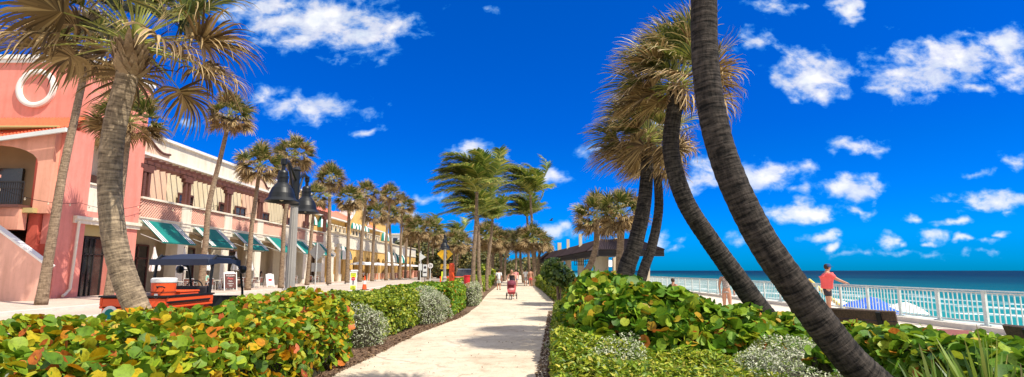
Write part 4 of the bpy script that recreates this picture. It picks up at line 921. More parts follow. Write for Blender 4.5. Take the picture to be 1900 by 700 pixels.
    if top:
        if tank: nn = ['wai', 'che', 'nb']; pp = [J['pel'] + Vector((0, 0, .06 * k)), J['che'], J['nb'] - Vector((0, 0, .05 * k))]; skin('top', pp, [(0, 1), (1, 2)], [.13 * fat * k * 1.06, .148 * fat * k, .07 * k], top, r, 1, 2)
        else:
            pp = [J['pel'] + Vector((0, 0, (.0 - shirtlen) * k)), J['wai'], J['che'], J['nb'] - Vector((0, 0, .02 * k)), J['shl'], J['shl'].lerp(J['ell'], .75), J['shr'], J['shr'].lerp(J['elr'], .75)]
            skin('shirt', pp, [(0, 1), (1, 2), (2, 3), (3, 4), (4, 5), (3, 6), (6, 7)], [.160 * fat * k, .158 * fat * k, .160 * fat * k, .095 * k, .092 * fat ** .5 * k, .072 * k, .092 * fat ** .5 * k, .072 * k], top, r, 1, 2)
    if bottom:
        mt, ln = bottom
        pp = [J['pel'] + Vector((0, 0, .05 * k)), J['pel'], J['hpl'], J['hpl'].lerp(J['knl'], ln), J['hpr'], J['hpr'].lerp(J['knr'], ln)]
        skin('shorts' if ln < 1 else 'trousers', pp, [(0, 1), (1, 2), (2, 3), (1, 4), (4, 5)], [.128 * fat * k, .138 * fat * k, .112 * fat ** .6 * k, (.09) * k, .112 * fat ** .6 * k, (.09) * k], mt, r, 1, 2)
    if shoes:
        m = MB()
        for s in 'lr': a = J['an' + s]; t_ = J['to' + s]; m.tube([a + Vector((-.06, 0, -.03)) * k, a + Vector((0, 0, -.03)) * k, t_, t_ + Vector((.05, 0, 0))], [.03 * k, .05 * k, .042 * k, .02 * k], 8)
        m.build('shoes', shoes, r, smooth=True)
    return r
# man at the railing
mp = (11.85, 21.5, 0)
person(mp, rad(-12), 'man in coral shirt, dark shorts and blue cap leaning on the white railing', 1.84, 1.34, M_coral, (M_dcl, .8), M_blue, lean=.05, shirtlen=.06,
       arms=dict(ell=(.34, .22, 1.22), wrl=(.60, .16, 1.09), elr=(.33, -.22, 1.20), wrr=(.58, -.20, 1.09)), shoes=M_dcl)
# woman pushing the stroller towards the camera
wp = Vector((-.33, 31.9, 0))
person(wp, -PI / 2, 'woman in black tank top and sunglasses pushing a red stroller along the path', 1.66, .95, M_dcl, (M_dcl, .5), None, long_hair=True, tank=True, lean=.03,
       arms=dict(ell=(.10, .25, 1.18), wrl=(.34, .22, 1.04), elr=(.10, -.25, 1.18), wrr=(.34, -.22, 1.04)), legs=dict(knl=(.14, .1, .5), anl=(.12, .1, .1), tol=(.28, .1, .04), anr=(-.16, -.1, .12), tor=(-.02, -.12, .04)), shoes=M_wcl)
person((-1.55, 46, 0), PI / 2, 'person in white shirt walking at the left edge of the path', 1.7, 1, M_wcl, (M_alu, .9), shoes=M_dcl)
person((-.15, 52, 0), PI / 2, 'person in pink top and blue shorts behind the woman with the stroller', 1.7, .95, pbr('pink_cloth', (.75, .3, .3), .8), (M_blue, .5), shoes=M_wcl)
person((.85, 58, 0), PI / 2, 'person in white shirt and grey trousers walking beside a shirtless companion', 1.75, 1, M_wcl, (M_grey, .95), shoes=M_dcl)
person((1.28, 54, 0), PI / 2, 'shirtless person in orange shorts walking at the right edge of the path', 1.75, 1, None, (M_coral, .6), shoes=M_wcl)
M_print = pbr('printed_swimwear', (.05, .03, .04), .7, .3, 40, c2=(.7, .6, .55))
person((7.45, 20, 0), rad(60), 'woman in printed swimsuit standing behind the leaning palm trunk', 1.66, 1.0, M_print, (M_print, .12), None, long_hair=True, tank=True)
person((6.95, 25, -.25), rad(40), 'bare shouldered person resting beyond the sea grape by the railing', 1.5, 1.0, None, (M_dcl, .5), None)
p = A(1783, 590, 34); person((p.x, p.y, -3.3), rad(20), 'bather with white cap and dark red top down on the beach', 1.7, 1.0, pbr('maroon_cloth', (.2, .02, .03), .8), (M_dcl, .5), M_wcl)
p = A(1805, 600, 33); person((p.x, p.y, -3.6), rad(200), 'bather in pale hat and white shirt low behind the railing', 1.55, .95, M_wcl, (M_blue, .5), M_canvas)
p = A(1046, 510, 42); person((p.x, p.y, 0), rad(-40), 'person in pale shirt beside the pavilion columns', 1.6, 1, M_wcl, (M_dcl, .6))
p = A(1092, 516, 34); person((p.x, p.y, -.3), rad(-90), 'person in dark clothes resting in front of the pavilion', 1.5, 1, M_dcl, (M_dcl, .6))
person((-22.4, 39.8, .13), rad(-90), 'diner in pale green top at the pizzeria tables behind the cart', 1.35, 1, pbr('pale_green_cloth', (.35, .6, .5), .8), (M_dcl, .9))
person((-25.6, 54.9, .13), rad(-60), 'person in dark clothes standing in the arcade doorway', 1.7, 1, M_dcl, (M_dcl, .95))
person((-23.3, 84, .13), rad(-60), 'seated diner in white under the first open white umbrella', 1.35, 1, M_wcl, (M_dcl, .9))
person((-23.5, 97, .13), rad(-60), 'diner in dark top farther along under the white umbrellas', 1.35, 1, M_dcl, (M_dcl, .9))

# stroller
sr = empty('stroller', (-.33, 31.2, 0), 'red and dark three wheeled baby stroller pushed by the woman in black', 'stroller')
def wheel(par, c, r, w_, spokes=8):
    m = MB(); prof = [(r - .03, -w_ / 2), (r, -w_ / 3), (r, w_ / 3), (r - .03, w_ / 2), (r - .035, 0)]; N = 20
    for j in range(N):
        a = 2 * PI * j / N
        for q, h in prof: m.v.append((c[0] + h, c[1] + q * math.cos(a), c[2] + q * math.sin(a)))
    kk = len(prof)
    for j in range(N):
        for i in range(kk): m.f.append((j * kk + i, j * kk + (i + 1) % kk, ((j + 1) % N) * kk + (i + 1) % kk, ((j + 1) % N) * kk + i))
    wo_ = m.build('wheel', M_rub, par); m = MB()
    for s in range(spokes): a = PI * s / spokes * 2; m.bar(c, (c[0], c[1] + (r - .03) * math.cos(a), c[2] + (r - .03) * math.sin(a)), .012)
    m.build('spokes', M_alu, wo_)
wheel(sr, (-.29, .25, .19), .19, .05); wheel(sr, (.29, .25, .19), .19, .05); wheel(sr, (0, -.42, .15), .15, .05)
m = MB(); m.tube([(-.25, .25, .2), (-.2, .0, .45), (-.24, .45, 1.02), (.24, .45, 1.02), (.2, 0, .45), (.25, .25, .2)], .015, 6); m.tube([(-.2, 0, .45), (0, -.42, .15), (.2, 0, .45)], .018, 6); m.tube([(-.29, .25, .19), (.29, .25, .19)], .012, 6); m.build('frame', M_black, sr)
m = MB(); 
sec = [(-.30, .30, .13), (-.36, .42, .2), (-.25, .55, .24), (-.05, .62, .25), (.1, .85, .24), (.2, .95, .2)]
for i in range(len(sec) - 1):
    y0, z0, w0 = sec[i]; y1, z1, w1 = sec[i + 1]; m.quad((-w0, y0, z0), (w0, y0, z0), (w1, y1, z1), (-w1, y1, z1))
    for s in (1, -1): m.quad((s * w0, y0, z0), (s * w1, y1, z1), (s * w1 * .9, y1 + .22, z1 - .14), (s * w0 * .9, y0 + .22, z0 + .02))
m.quad((-.2, -.08, .32), (.2, -.08, .32), (.2, .3, .5), (-.2, .3, .5)); m.build('seat', pbr('dusty_red_cloth', (.38, .06, .07), .8, .2, 10), sr)
m = MB()
for i in range(6):
    a0, a1 = rad(-5 + i * 22), rad(17 + i * 22)
    for j in range(6):
        x0, x1 = -1 + j / 3, -.667 + j / 3; f = lambda x, a: (x * .25, .1 - .33 * math.cos(a) * math.sqrt(max(.1, 1 - x * x * .6)), .82 + .24 * math.sin(a) * math.sqrt(max(.1, 1 - x * x * .6)))
        m.quad(f(x0, a0), f(x1, a0), f(x1, a1), f(x0, a1))
m.build('hood', pbr('maroon_hood', (.16, .03, .05), .8, .3, 12), sr)
m = MB(); m.lathe([(0, 0), (.16, .02), (.2, .1), (.17, .2), (0, .22)], (0, -.12, .42), 12, cap=False); m.build('blanket', pbr('red_patterned', (.55, .07, .08), .8, .1, 22, c2=(.75, .5, .48)), sr)
# bird
bd = MB(); bp = A(1023, 409, 45); bd.tube([(-.14, 0, 0), (-.05, 0, .01), (.06, 0, .0), (.16, 0, -.01)], [.012, .05, .045, .01], 8)
bd.quad((-.04, 0, .03), (.06, 0, .03), (.03, .25, .12), (-.05, .42, .06), (-.06, .2, .08)); bd.quad((-.04, 0, .03), (.06, 0, .03), (.03, -.2, .14), (-.02, -.38, .2), (-.06, -.2, .12)); bd.quad((.12, -.02, 0), (.12, .02, 0), (.26, .05, 0), (.26, -.05, 0))
o = bd.build('bird', M_dcl); o.location = bp; tag(o, 'small dark bird flying above the pavilion roof', 'bird'); o.rotation_euler = (rad(10), rad(8), rad(200))

# ------------------------------------------------------------ lamp posts
def lamp(loc, lab, axis=PI / 2):
    r = empty('street_lamp', loc, lab, 'street lamp', 'twin bell street lamps', axis)
    m = MB(); n = 24; b0 = 0; prof = [(.24, 0), (.24, .25), (.2, .32), (.2, .75), (.235, .8), (.235, .86), (.17, .92), (.155, 1.0), (.17, 1.06), (.155, 1.12), (.11, 1.2), (.084, 3.15)]
    m.lathe(prof, (0, 0, 0), n)
    for i in range(len(prof)):
        if i >= 10:
            for j in range(0, n, 2): v = m.v[i * n + j]; m.v[i * n + j] = (v[0] * .9, v[1] * .9, v[2])
    m.build('post', M_post, r)
    m = MB(); m.lathe([(.11, 3.1), (.12, 3.15), (.085, 3.2), (.085, 3.92), (.11, 3.95), (.05, 4.02), (0, 4.04)], (0, 0, 0), 14)
    for s, zz in ((1, 0), (-1, 0)):
        m.tube([(s * .06, 0, 3.72), (s * .4, 0, 3.86), (s * .75, 0, 3.98), (s * 1.15, 0, 3.96)], [.05, .04, .038, .045], 8)
        m.tube([(s * .06, 0, 3.35), (s * .35, 0, 3.5), (s * .6, 0, 3.8), (s * .78, 0, 3.97)], [.028] * 4, 6)
    m.build('bracket', M_black, r)
    for s in (1, -1):
        m = MB(); KS = .88; m.lathe([(q_[0] * KS, q_[1]) for q_ in [(.05, .93), (.07, .92), (.07, .8), (.045, .78), (.045, .68), (.10, .66), (.12, .62), (.12, .56), (.135, .55), (.135, .50), (.125, .49), (.125, .40), (.17, .36), (.24, .28), (.29, .17), (.315, .07), (.39, .0), (.385, -.015), (.31, .03), (.2, .2), (.05, .3), (0, .31)]], (s * 1.15, 0, 3.06), 44, cap=False)
        sh = m.build('lamp_shade', M_black, r, smooth=False)
        m = MB(); m.lathe([(0, -.06), (.06, -.03), (.07, .05), (.05, .15), (.03, .25)], (s * 1.15, 0, 3.12), 10, cap=False); m.build('bulb', M_creamw, sh)
    return r
lamp((-5.22, 12.75, 0), 'large street lamp with two black bell shades rising behind the sea grape hedge', rad(99))
lamp((-5.05, 38.5, 0), 'distant street lamp with black bell shades in front of the yellow crossing sign', rad(95))

# ------------------------------------------------------------ utility cart
ct = empty('utility_cart', (-6.6, 10.8, 0), 'orange utility cart with dark blue canopy parked behind the hedge', 'utility cart')
m = MB(); m.box(-.58, .62, -1.25, .15, .95, 1.0); m.box(-.58, -.53, -1.25, .15, 1.0, 1.14); m.box(.57, .62, -1.25, .15, 1.0, 1.14); m.box(-.53, .57, -1.25, -1.2, .62, 1.12); m.box(-.57, .57, .1, .15, 1.0, 1.14); m.box(-.52, .55, -1.18, .15, .55, .94); m.build('cargo_bed', M_org, ct, bevel=.015)
m = MB(); m.box(-.59, .63, -1.27, .17, 1.14, 1.17); m.bar((.63, -1.3, 1.06), (.63, 0, 1.06), .03); m.build('bed_rail', M_black, ct)
m = MB(); m.prism([(.2, .35), (1.75, .35), (1.85, .75), (1.6, .98), (1.2, 1.08), (1.05, .6), (.25, .6)], (-.6, 0, 0), (0, 1, 0), (0, 0, 1), (1.2, 0, 0)); m.build('body', M_black, ct, bevel=.04)
m = MB(); m.box(-.5, .5, .2, .7, .62, .82); m.prism([(.15, .8), (.28, .8), (.2, 1.3), (.08, 1.3)], (-.5, 0, 0), (0, 1, 0), (0, 0, 1), (1.0, 0, 0)); m.build('seat', M_dcl, ct, bevel=.03)
for (x, y) in ((-.5, -.85), (.55, -.85), (-.55, 1.45), (.55, 1.45)):
    wheel(ct, (x, y, .3), .3, .2, 6)
M_nav = pbr('navy_canopy', (.012, .02, .05), .55, .2, 2, spec=.5)
fr = [(.55, .12), (-.55, .12)]
m = MB()
for x in (-.56, .56):
    m.tube([(x, .1, 1.0), (x, .12, 1.5), (x, .16, 1.82), (x, .28, 1.9)], .028, 8); m.tube([(x, 1.45, .9), (x, 1.40, 1.2), (x, 1.25, 1.6), (x, 1.1, 1.82), (x, .9, 1.9)], .026, 8)
m.tube([(-.56, .3, 1.88), (-.56, .9, 1.88)], .022, 6); m.tube([(.56, .3, 1.88), (.56, .9, 1.88)], .022, 6); m.tube([(-.56, 1.1, 1.82), (.56, 1.1, 1.82)], .022, 6); m.build('roll_frame', M_black, ct)
m = MB(); N = 10
for i in range(N):
    for j in range(6):
        f = lambda u, v: ((u * 2 - 1) * .58, -.05 + 1.25 * v, 1.93 - .12 * abs(u * 2 - 1) ** 4 - .12 * abs(v * 2 - 1) ** 4)
        u0, u1, v0, v1 = i / N, (i + 1) / N, j / 6, (j + 1) / 6; m.quad(f(u0, v0), f(u1, v0), f(u1, v1), f(u0, v1))
for s in (-.575, .585): m.prism([(-.05, 1.70), (.3, 1.74), (.9, 1.74), (1.2, 1.66), (1.17, 1.82), (-.02, 1.82)], (s - .01, 0, 0), (0, 1, 0), (0, 0, 1), (.02, 0, 0))
m.box(-.57, .57, -.07, -.04, 1.70, 1.82); m.build('canopy', M_nav, ct)
m = MB(); n = 18; m.tube([(-.25 + .18 * math.cos(2 * PI * i / n), .95 + .05 * math.sin(2 * PI * i / n), 1.22 + .17 * math.sin(2 * PI * i / n)) for i in range(n + 1)], .014, 6); m.tube([(-.25, .95, 1.22), (-.25, 1.2, 1.0)], .02, 6); m.build('steering_wheel', M_black, ct)
for x in (-.62, .62): m = MB(); m.lathe([(0, -.09), (.06, -.07), (.08, 0), (.06, .07), (0, .09)], (x + .06 * (1 if x > 0 else -1), 1.12, 1.62), 10, cap=False); m.bar((x * .9, 1.18, 1.62), (x, 1.14, 1.62), .02); m.build('mirror', M_black, ct)
m = MB(); m.lathe([(.14, 0), (.14, .01), (0, .012)], (0, 0, 0), 20); o = m.build('round_badge', M_canvas, ct); o.rotation_euler = (PI / 2, 0, 0); o.location = (-.36, -1.265, .86)
m = MB(); m.lathe([(.09, 0), (.09, .006), (0, .008)], (0, 0, 0), 14); o2 = m.build('badge_centre', M_teal, o); o2.location = (0, 0, .012)
ck = empty('water_cooler', (-6.28, 9.85, 1.0), 'orange round drink cooler with white lid standing in the cart bed', 'cooler')
m = MB(); m.lathe([(.175, 0), (.18, .02), (.195, .38), (.185, .39)], (0, 0, 0), 24); m.build('body', M_org, ck)
m = MB(); m.lathe([(.2, .385), (.205, .4), (.205, .45), (.18, .47), (0, .475)], (0, 0, 0), 24); m.build('lid', M_canvas, ck)
m = MB(); m.tube([(.13, -.17, .30), (.13, -.23, .32), (.02, -.23, .32), (.02, -.19, .30)], .012, 6); m.build('handle', M_rub, ck); m = MB(); m.lathe([(.199, .22), (.199, .232)], (0, 0, 0), 24, cap=False); m.build('strap', M_rub, ck)
m = MB(); m.box(-.03, .03, -.198, -.192, .12, .2); m.build('tag', M_canvas, ck)
bx = empty('storage_tub', (-6.35, 10.4, 1.0), 'low orange storage tub lying in the cart bed behind the cooler', 'tub'); m = MB(); m.box(-.22, .22, -.3, .3, 0, .2); m.build('tub', M_org, bx, bevel=.02); m = MB(); m.box(-.23, .23, -.31, .31, .2, .235); m.build('lid', M_org, bx, bevel=.01)

# ------------------------------------------------------------ cafe furniture
def wicker_chair(loc, rz, lab):
    r = empty('cafe_chair', loc, lab, 'chair', 'wicker chairs outside the pizzeria', rz)
    m = MB(); m.box(-.22, .22, -.22, .22, .43, .47); m.build('seat', M_wick, r); m = MB(); m.prism([(-.21, .5), (.21, .5), (.19, .88), (-.19, .88)], (0, .22, 0), (1, 0, 0), (0, 0, 1), (0, .03, 0)); m.build('backrest', M_wick, r)
    m = MB()
    for x in (-.22, .22): m.tube([(x, -.2, 0), (x, -.2, .62), (x, .1, .66), (x, .24, .62)], .013, 5); m.tube([(x, .2, 0), (x, .23, .9)], .013, 5)
    m.tube([(-.22, .24, .9), (.22, .24, .9)], .013, 5); m.build('frame', M_alu, r); return r
M_wick = pbr('brown_wicker', (.17, .07, .05), .8, .3, 30)
def cafe_table(loc, lab):
    r = empty('cafe_table', loc, lab, 'table', 'tables outside the pizzeria'); m = MB(); m.box(-.45, .45, -.4, .4, .72, .75); m.build('tabletop', M_creamw, r)
    m = MB(); m.tube([(0, 0, 0), (0, 0, .72)], .03, 6); m.build('leg', M_black, r); m = MB(); m.box(-.28, .28, -.03, .03, 0, .03); m.box(-.03, .03, -.28, .28, 0, .035); m.build('base', M_black, r); return r
ordn = ['nearest', 'second', 'third', 'fourth', 'fifth', 'sixth', 'seventh']
for i, y in enumerate((36.9, 39.3, 41.7, 44.3, 46.9, 55.4, 61.5)):
    cafe_table((-22.6, y, .13), 'small pale cafe table on the sidewalk, %s along the arcade' % ordn[i])
    wicker_chair((-22.6, y - .75, .13), PI, 'brown wicker chair on the near side of the %s cafe table' % ordn[i]); wicker_chair((-22.55, y + .75, .13), .2, 'brown wicker chair on the far side of the %s cafe table' % ordn[i])
    if i in (0, 1, 2, 4): wicker_chair((-21.85, y - .1, .13), PI / 2 + PI, 'brown wicker chair with its back to the road at the %s cafe table' % ordn[i])
for i, (y, x, tl) in enumerate(((35.9, -23.4, .28), (38.6, -23.3, .08), (41.3, -23.3, 0), (45.4, -23.2, .0), (47.9, -23.2, 0))):
    r = empty('closed_umbrella', (x, y, .13), 'folded white umbrella, %s along the pizzeria front' % ordn[i], 'umbrella', 'folded white umbrellas'); m = MB(); N = 16; pr = [(.30, 1.45), (.34, 1.6), (.22, 2.1), (.1, 2.6), (.05, 2.95), (.02, 3.05)]
    m.lathe(pr, (0, 0, 0), N, cap=False)
    for k, v in enumerate(m.v):
        if (k % N) % 2: m.v[k] = (v[0] * .55, v[1] * .55, v[2] + .04)
    m.build('canopy', M_canvas, r); m = MB(); m.tube([(0, 0, 0), (0, 0, 3.12)], .03, 6); m.build('pole', M_brown, r); m = MB(); m.lathe([(.28, 0), (.28, .07), (.05, .1)], (0, 0, 0), 12); m.build('base', M_post, r); r.rotation_euler = (tl * .6, 0, 0)
for i, y in enumerate((80, 84.5, 89.5, 95, 101, 114, 120)):
    umbrella_open((-22.6, y, .13), 2.0, 2.75, M_canvas, 'open white patio umbrella, %s along the yellow arcade' % ordn[i], 'umbrella', 'open white umbrellas by the yellow arcade', .45)
for i, y0 in enumerate((81, 88, 95.5)):
    r = empty('patio_barrier', (-21.9, y0, .13), 'brown panelled patio barrier, %s below the white umbrellas' % ordn[i], 'barrier', 'patio barriers'); m = MB()
    for k in range(5): m.box(-.04, .04, k * 1.25, k * 1.25 + 1.15, .1, 1.0)
    m.build('panels', M_terr, r); m = MB()
    for k in range(6): m.box(-.06, .06, k * 1.25 - .08, k * 1.25, 0, 1.08)
    m.build('posts', M_creamw, r)
for i, y in enumerate((108, 112, 116, 120)):
    m = MB(); m.lathe([(.45, 0), (.45, .1), (.38, .15), (.38, 1.25), (.46, 1.3), (.46, 1.4), (.3, 1.45)], (0, 0, 0), 14); o = m.build('bollard', M_salmon); o.location = (-22.0, y, .13); tag(o, 'thick pale pink bollard, %s of the row at the end of the yellow building' % ordn[i], 'bollard', 'pink bollards')
def aframe(loc, rz, lab, face, h=1.15, w_=.7, lines=()):
    r = empty('sandwich_board', loc, lab, 'sandwich board', None, rz); tl = .25
    for s in (1, -1):
        m = MB(); pt = lambda z, o=0: Vector((s * (.30 - .30 * z / h) + s * o, 0, z))
        for y in (-w_ / 2, w_ / 2 - .06): m.prism([(y, 0), (y + .06, 0), (y + .06, 1), (y, 1)], pt(0), (0, 1, 0), pt(h) - pt(0), (s * .03, 0, 0))
        m.prism([(-w_ / 2 + .06, .9), (w_ / 2 - .06, .9), (w_ / 2 - .2, 1.03), (-w_ / 2 + .2, 1.03)], pt(0), (0, 1, 0), pt(h) - pt(0), (s * .03, 0, 0)); m.build('frame', M_canvas, r)
        m = MB(); m.prism([(-w_ / 2 + .061, .12), (w_ / 2 - .061, .12), (w_ / 2 - .061, .899), (-w_ / 2 + .061, .899)], pt(0), (0, 1, 0), pt(h) - pt(0), (s * .022, 0, 0)); m.build('panel', face, r)
    for tx, z, sz, mt in lines:
        text_mesh(tx, sz, 'lettering', mt, r, (.30 - .30 * z / h + .034, 0, z), (PI / 2 - math.atan(.30 / h), 0, PI / 2), .003)
    return r
M_menu = pbr('menu_board', (.10, .035, .03), .6, .1, 3)
aframe((-21.6, 41.6, .13), rad(-40), 'white sandwich board with brown chalk menu headed pizzeria', M_menu, 1.35, .95, (('PIZZERIA', 1.08, .15, M_canvas), ('Pizza', .88, .2, M_coral), ('Pasta', .68, .13, M_canvas), ('Calzone', .5, .13, M_canvas), ('Salad', .34, .12, M_canvas)))
r_ = aframe((-22.6, 50.5, .13), rad(-35), 'white sandwich board with a red emblem before the third bay', M_white, 1.15, .75, (('OPEN', .95, .14, M_grey),))
m = MB(); m.prism([(.2 * math.cos(a), .1 * math.sin(a)) for a in np.linspace(0, 2 * PI, 16)[:-1]], (.30 - .30 * .65 / 1.15 + .03, 0, .62), (0, 1, 0), (-.26, 0, 1), (.01, 0, 0)); m.build('emblem', M_red, r_)
r_ = aframe((-21.6, 73.5, .13), rad(-50), 'black sandwich board with white oval lettering near the yellow building', M_dcl, 1.5, 1.3, (('CAFE', .7, .34, M_canvas), ('OCEAN', 1.05, .18, M_canvas)))

# ------------------------------------------------------------ road signs, cone, bollards
def rounded(w_, h, n=4): return [(-w_, -h), (w_, -h), (w_, h), (-w_, h)]
r = empty('crossing_sign', (-12.05, 40.8, .0), 'in-street fluorescent pedestrian crossing sign standing on the road', 'road sign')
m = MB(); m.box(-.26, .26, -.025, .025, .16, 1.5); m.build('panel', M_canvas, r); m = MB(); m.box(-.2, .2, -.03, -.026, 1.08, 1.42); m.box(-.2, .2, -.03, -.026, .2, .5); m.build('panel_face', M_fluo, r)
m = MB(); m.prism([(.15 * math.cos(PI / 8 + PI / 4 * i), .15 * math.sin(PI / 8 + PI / 4 * i)) for i in range(8)], (0, -.031, 1.0), (1, 0, 0), (0, 0, 1), (0, -.006, 0)); m.build('stop_octagon', M_red, r)
text_mesh('STOP', .1, 'lettering', M_canvas, r, (0, -.039, 1.0), (PI / 2, 0, 0), .001); text_mesh('STATE\nLAW', .12, 'lettering', M_dcl, r, (0, -.032, 1.3), (PI / 2, 0, 0), .001); text_mesh('FOR\nWITHIN\nCROSSWALK', .07, 'lettering', M_dcl, r, (0, -.032, .35), (PI / 2, 0, 0), .001)
def walker(par, o, s, mat):
    m = MB(); m.prism([(.05 * math.cos(a), .05 * math.sin(a) + .27) for a in np.linspace(0, 2 * PI, 12)[:-1]], o, (s, 0, 0), (0, 0, s), (0, -.006, 0))
    for pl in ([(-.05, .2), (.05, .2), (.05, .0), (-.04, .0)], [(-.04, .0), (.03, .0), (-.06, -.26), (-.12, -.26)], [(0, .0), (.05, 0), (.12, -.26), (.06, -.26)], [(.04, .2), (.13, .05), (.1, .03), (.02, .14)], [(-.04, .2), (-.13, .06), (-.1, .04), (-.02, .14)]): m.prism(pl, o, (s, 0, 0), (0, 0, s), (0, -.006, 0))
    m.build('pedestrian_symbol', mat, par)
walker(r, (0, -.031, .72), .55, M_dcl); m = MB(); m.box(-.42, .42, -.18, .18, 0, .1); m.bar((0, 0, .1), (0, 0, .18), .08); m.build('base', M_rub, r)
cn = empty('traffic_cone', (-12.75, 46.4, 0), 'orange traffic cone with a white band standing in the road', 'traffic cone')
m = MB(); m.lathe([(.2, .04), (.03, 1.15), (0, 1.16)], (0, 0, 0), 16, cap=False); m.build('cone', M_org, cn); m = MB(); m.box(-.3, .3, -.3, .3, 0, .05); m.build('base', M_rub, cn); m = MB(); m.lathe([(.137, .47), (.090, .76)], (0, 0, 0), 16, cap=False); m.build('band', M_canvas, cn)
cn2 = copy_tree(cn); cn2.location = (-7.0, 54, 0); cn2['label'] = 'small far traffic cone beyond the hedge beside the lamp'
r = empty('diamond_sign', (-17.55, 48.3, .0), 'grey back of a diamond road sign on a thin post before the arcade', 'road sign', None, rad(-15))
m = MB(); m.prism([(0, -.82), (.82, 0), (0, .82), (-.82, 0)], (0, 0, 3.2), (1, 0, 0), (0, 0, 1), (0, .02, 0)); m.build('panel', M_grey, r); m = MB(); m.box(-.035, .035, -.05, -.01, .0, 4.0); m.build('post', M_alu, r); m = MB(); m.box(-.5, .5, .0, .02, 1.5, 2.25); m.build('plate', M_grey, r)
r = empty('crossing_sign', (-5.7, 43.5, 0), 'yellow diamond pedestrian crossing sign with arrow plate behind the far lamp', 'road sign')
m = MB(); m.prism([(0, -.62), (.62, 0), (0, .62), (-.62, 0)], (0, 0, 2.88), (1, 0, 0), (0, 0, 1), (0, .02, 0)); m.build('panel', M_yels, r); walker(r, (0.05, -.012, 2.85), 1.25, M_dcl)
m = MB(); m.box(-.33, .33, 0, .02, 1.72, 2.1); m.build('plate', M_yels, r); m = MB(); m.bar((.18, -.015, 2.02), (-.12, -.015, 1.83), .05, .01, up=(0, 1, 0)); m.prism([(-.2, -.1), (-.02, -.08), (-.14, .06)], (0, -.02, 1.88), (1, 0, 0), (0, 0, 1), (0, -.005, 0)); m.build('arrow', M_dcl, r); m = MB(); m.box(-.03, .03, .03, .08, 0, 3.4); m.build('post', M_alu, r)
m = MB(); m.lathe([(.14, 0), (.14, 1.9), (.11, 1.98), (0, 2.0)], (0, 0, 0), 16); o = m.build('marker_post', M_org); o.location = (-3.5, 29.6, 0); tag(o, 'tall round orange marker post beside the far lamp', 'post')
r = empty('litter_bin', (-2.38, 26.2, 0), 'small red bin beside the coconut palm trunk', 'bin'); m = MB(); m.lathe([(.12, 0), (.13, .05), (.15, 1.32), (.165, 1.33), (.165, 1.38), (.14, 1.38), (.13, 1.2)], (0, 0, 0), 16, cap=False); m.build('body', M_red, r); m = MB(); m.lathe([(.13, 1.1), (0, 1.1)], (0, 0, 0), 16, cap=False); m.build('liner', M_dcl, r)
r = empty('road_barrier', (-6.6, 56, 0), 'red plastic road barrier low beyond the hedge', 'barrier'); m = MB(); m.prism([(-.3, 0), (.3, 0), (.12, .5), (.1, 1.0), (-.1, 1.0), (-.12, .5)], (-1.2, 0, 0), (0, 1, 0), (0, 0, 1), (2.4, 0, 0)); m.build('body', M_org, r); m = MB(); m.box(-1.0, -.3, -.32, -.14, .2, .5); m.box(.3, 1.0, -.32, -.14, .2, .5); m.build('reflector', M_canvas, r)
r = empty('pennant_sign', (-13.1, 75, 0), 'pale triangular pennant sign back at the far kerb', 'road sign'); m = MB(); m.prism([(-.2, -.6), (.7, 0), (-.2, .6)], (0, 0, 3.4), (1, 0, 0), (0, 0, 1), (0, .03, 0)); m.build('panel', M_alu, r); m = MB(); m.box(-.05, .05, .04, .1, 0, 4.2); m.build('post', M_alu, r); m = MB(); m.box(-.25, .2, .0, .02, 1.6, 2.5); m.build('plate', M_alu, r)
r = empty('parking_sign', (-11.0, 66, 0), 'white sign plate with dark lettering on a short post down the road', 'road sign'); m = MB(); m.box(-.26, .26, 0, .03, .9, 2.3); m.build('panel', M_alu, r); m = MB(); m.box(-.04, .04, .04, .1, 0, 1.2); m.build('post', M_dcl, r); m = MB(); m.prism([(.16 * math.cos(a), .16 * math.sin(a)) for a in np.linspace(0, 2 * PI, 16)[:-1]], (0, -.005, 1.95), (1, 0, 0), (0, 0, 1), (0, -.005, 0)); m.box(-.2, .2, -.01, -.004, 1.3, 1.45); m.build('marking', M_dcl, r)
r = empty('chevron_sign', (-11.3, 72, 0), 'round white sign with two dark chevrons beside the road', 'road sign'); m = MB(); m.prism([(.34 * math.cos(a), .34 * math.sin(a)) for a in np.linspace(0, 2 * PI, 20)[:-1]], (0, 0, 2.2), (1, 0, 0), (0, 0, 1), (0, .03, 0)); m.build('panel', M_canvas, r)
m = MB()
for x in (-.2, .0): m.prism([(x, -.18), (x + .08, -.18), (x + .2, 0), (x + .08, .18), (x, .18), (x + .12, 0)], (0, -.01, 2.2), (1, 0, 0), (0, 0, 1), (0, -.01, 0))
m.build('chevrons', M_dcl, r); m = MB(); m.box(-.04, .04, .04, .1, 0, 2.4); m.build('post', M_alu, r)
r = empty('warning_sign', (-6.7, 50.5, 0), 'small fluorescent yellow upright sign left of the far lamp post', 'road sign'); m = MB(); m.box(-.22, .22, 0, .03, .4, 1.5); m.build('panel', M_fluo, r); m = MB(); m.box(-.3, .3, -.15, .15, 0, .08); m.bar((0, .02, .05), (0, .02, .42), .05); m.build('base', M_rub, r); walker(r, (0, -.01, 1.0), .9, M_dcl)

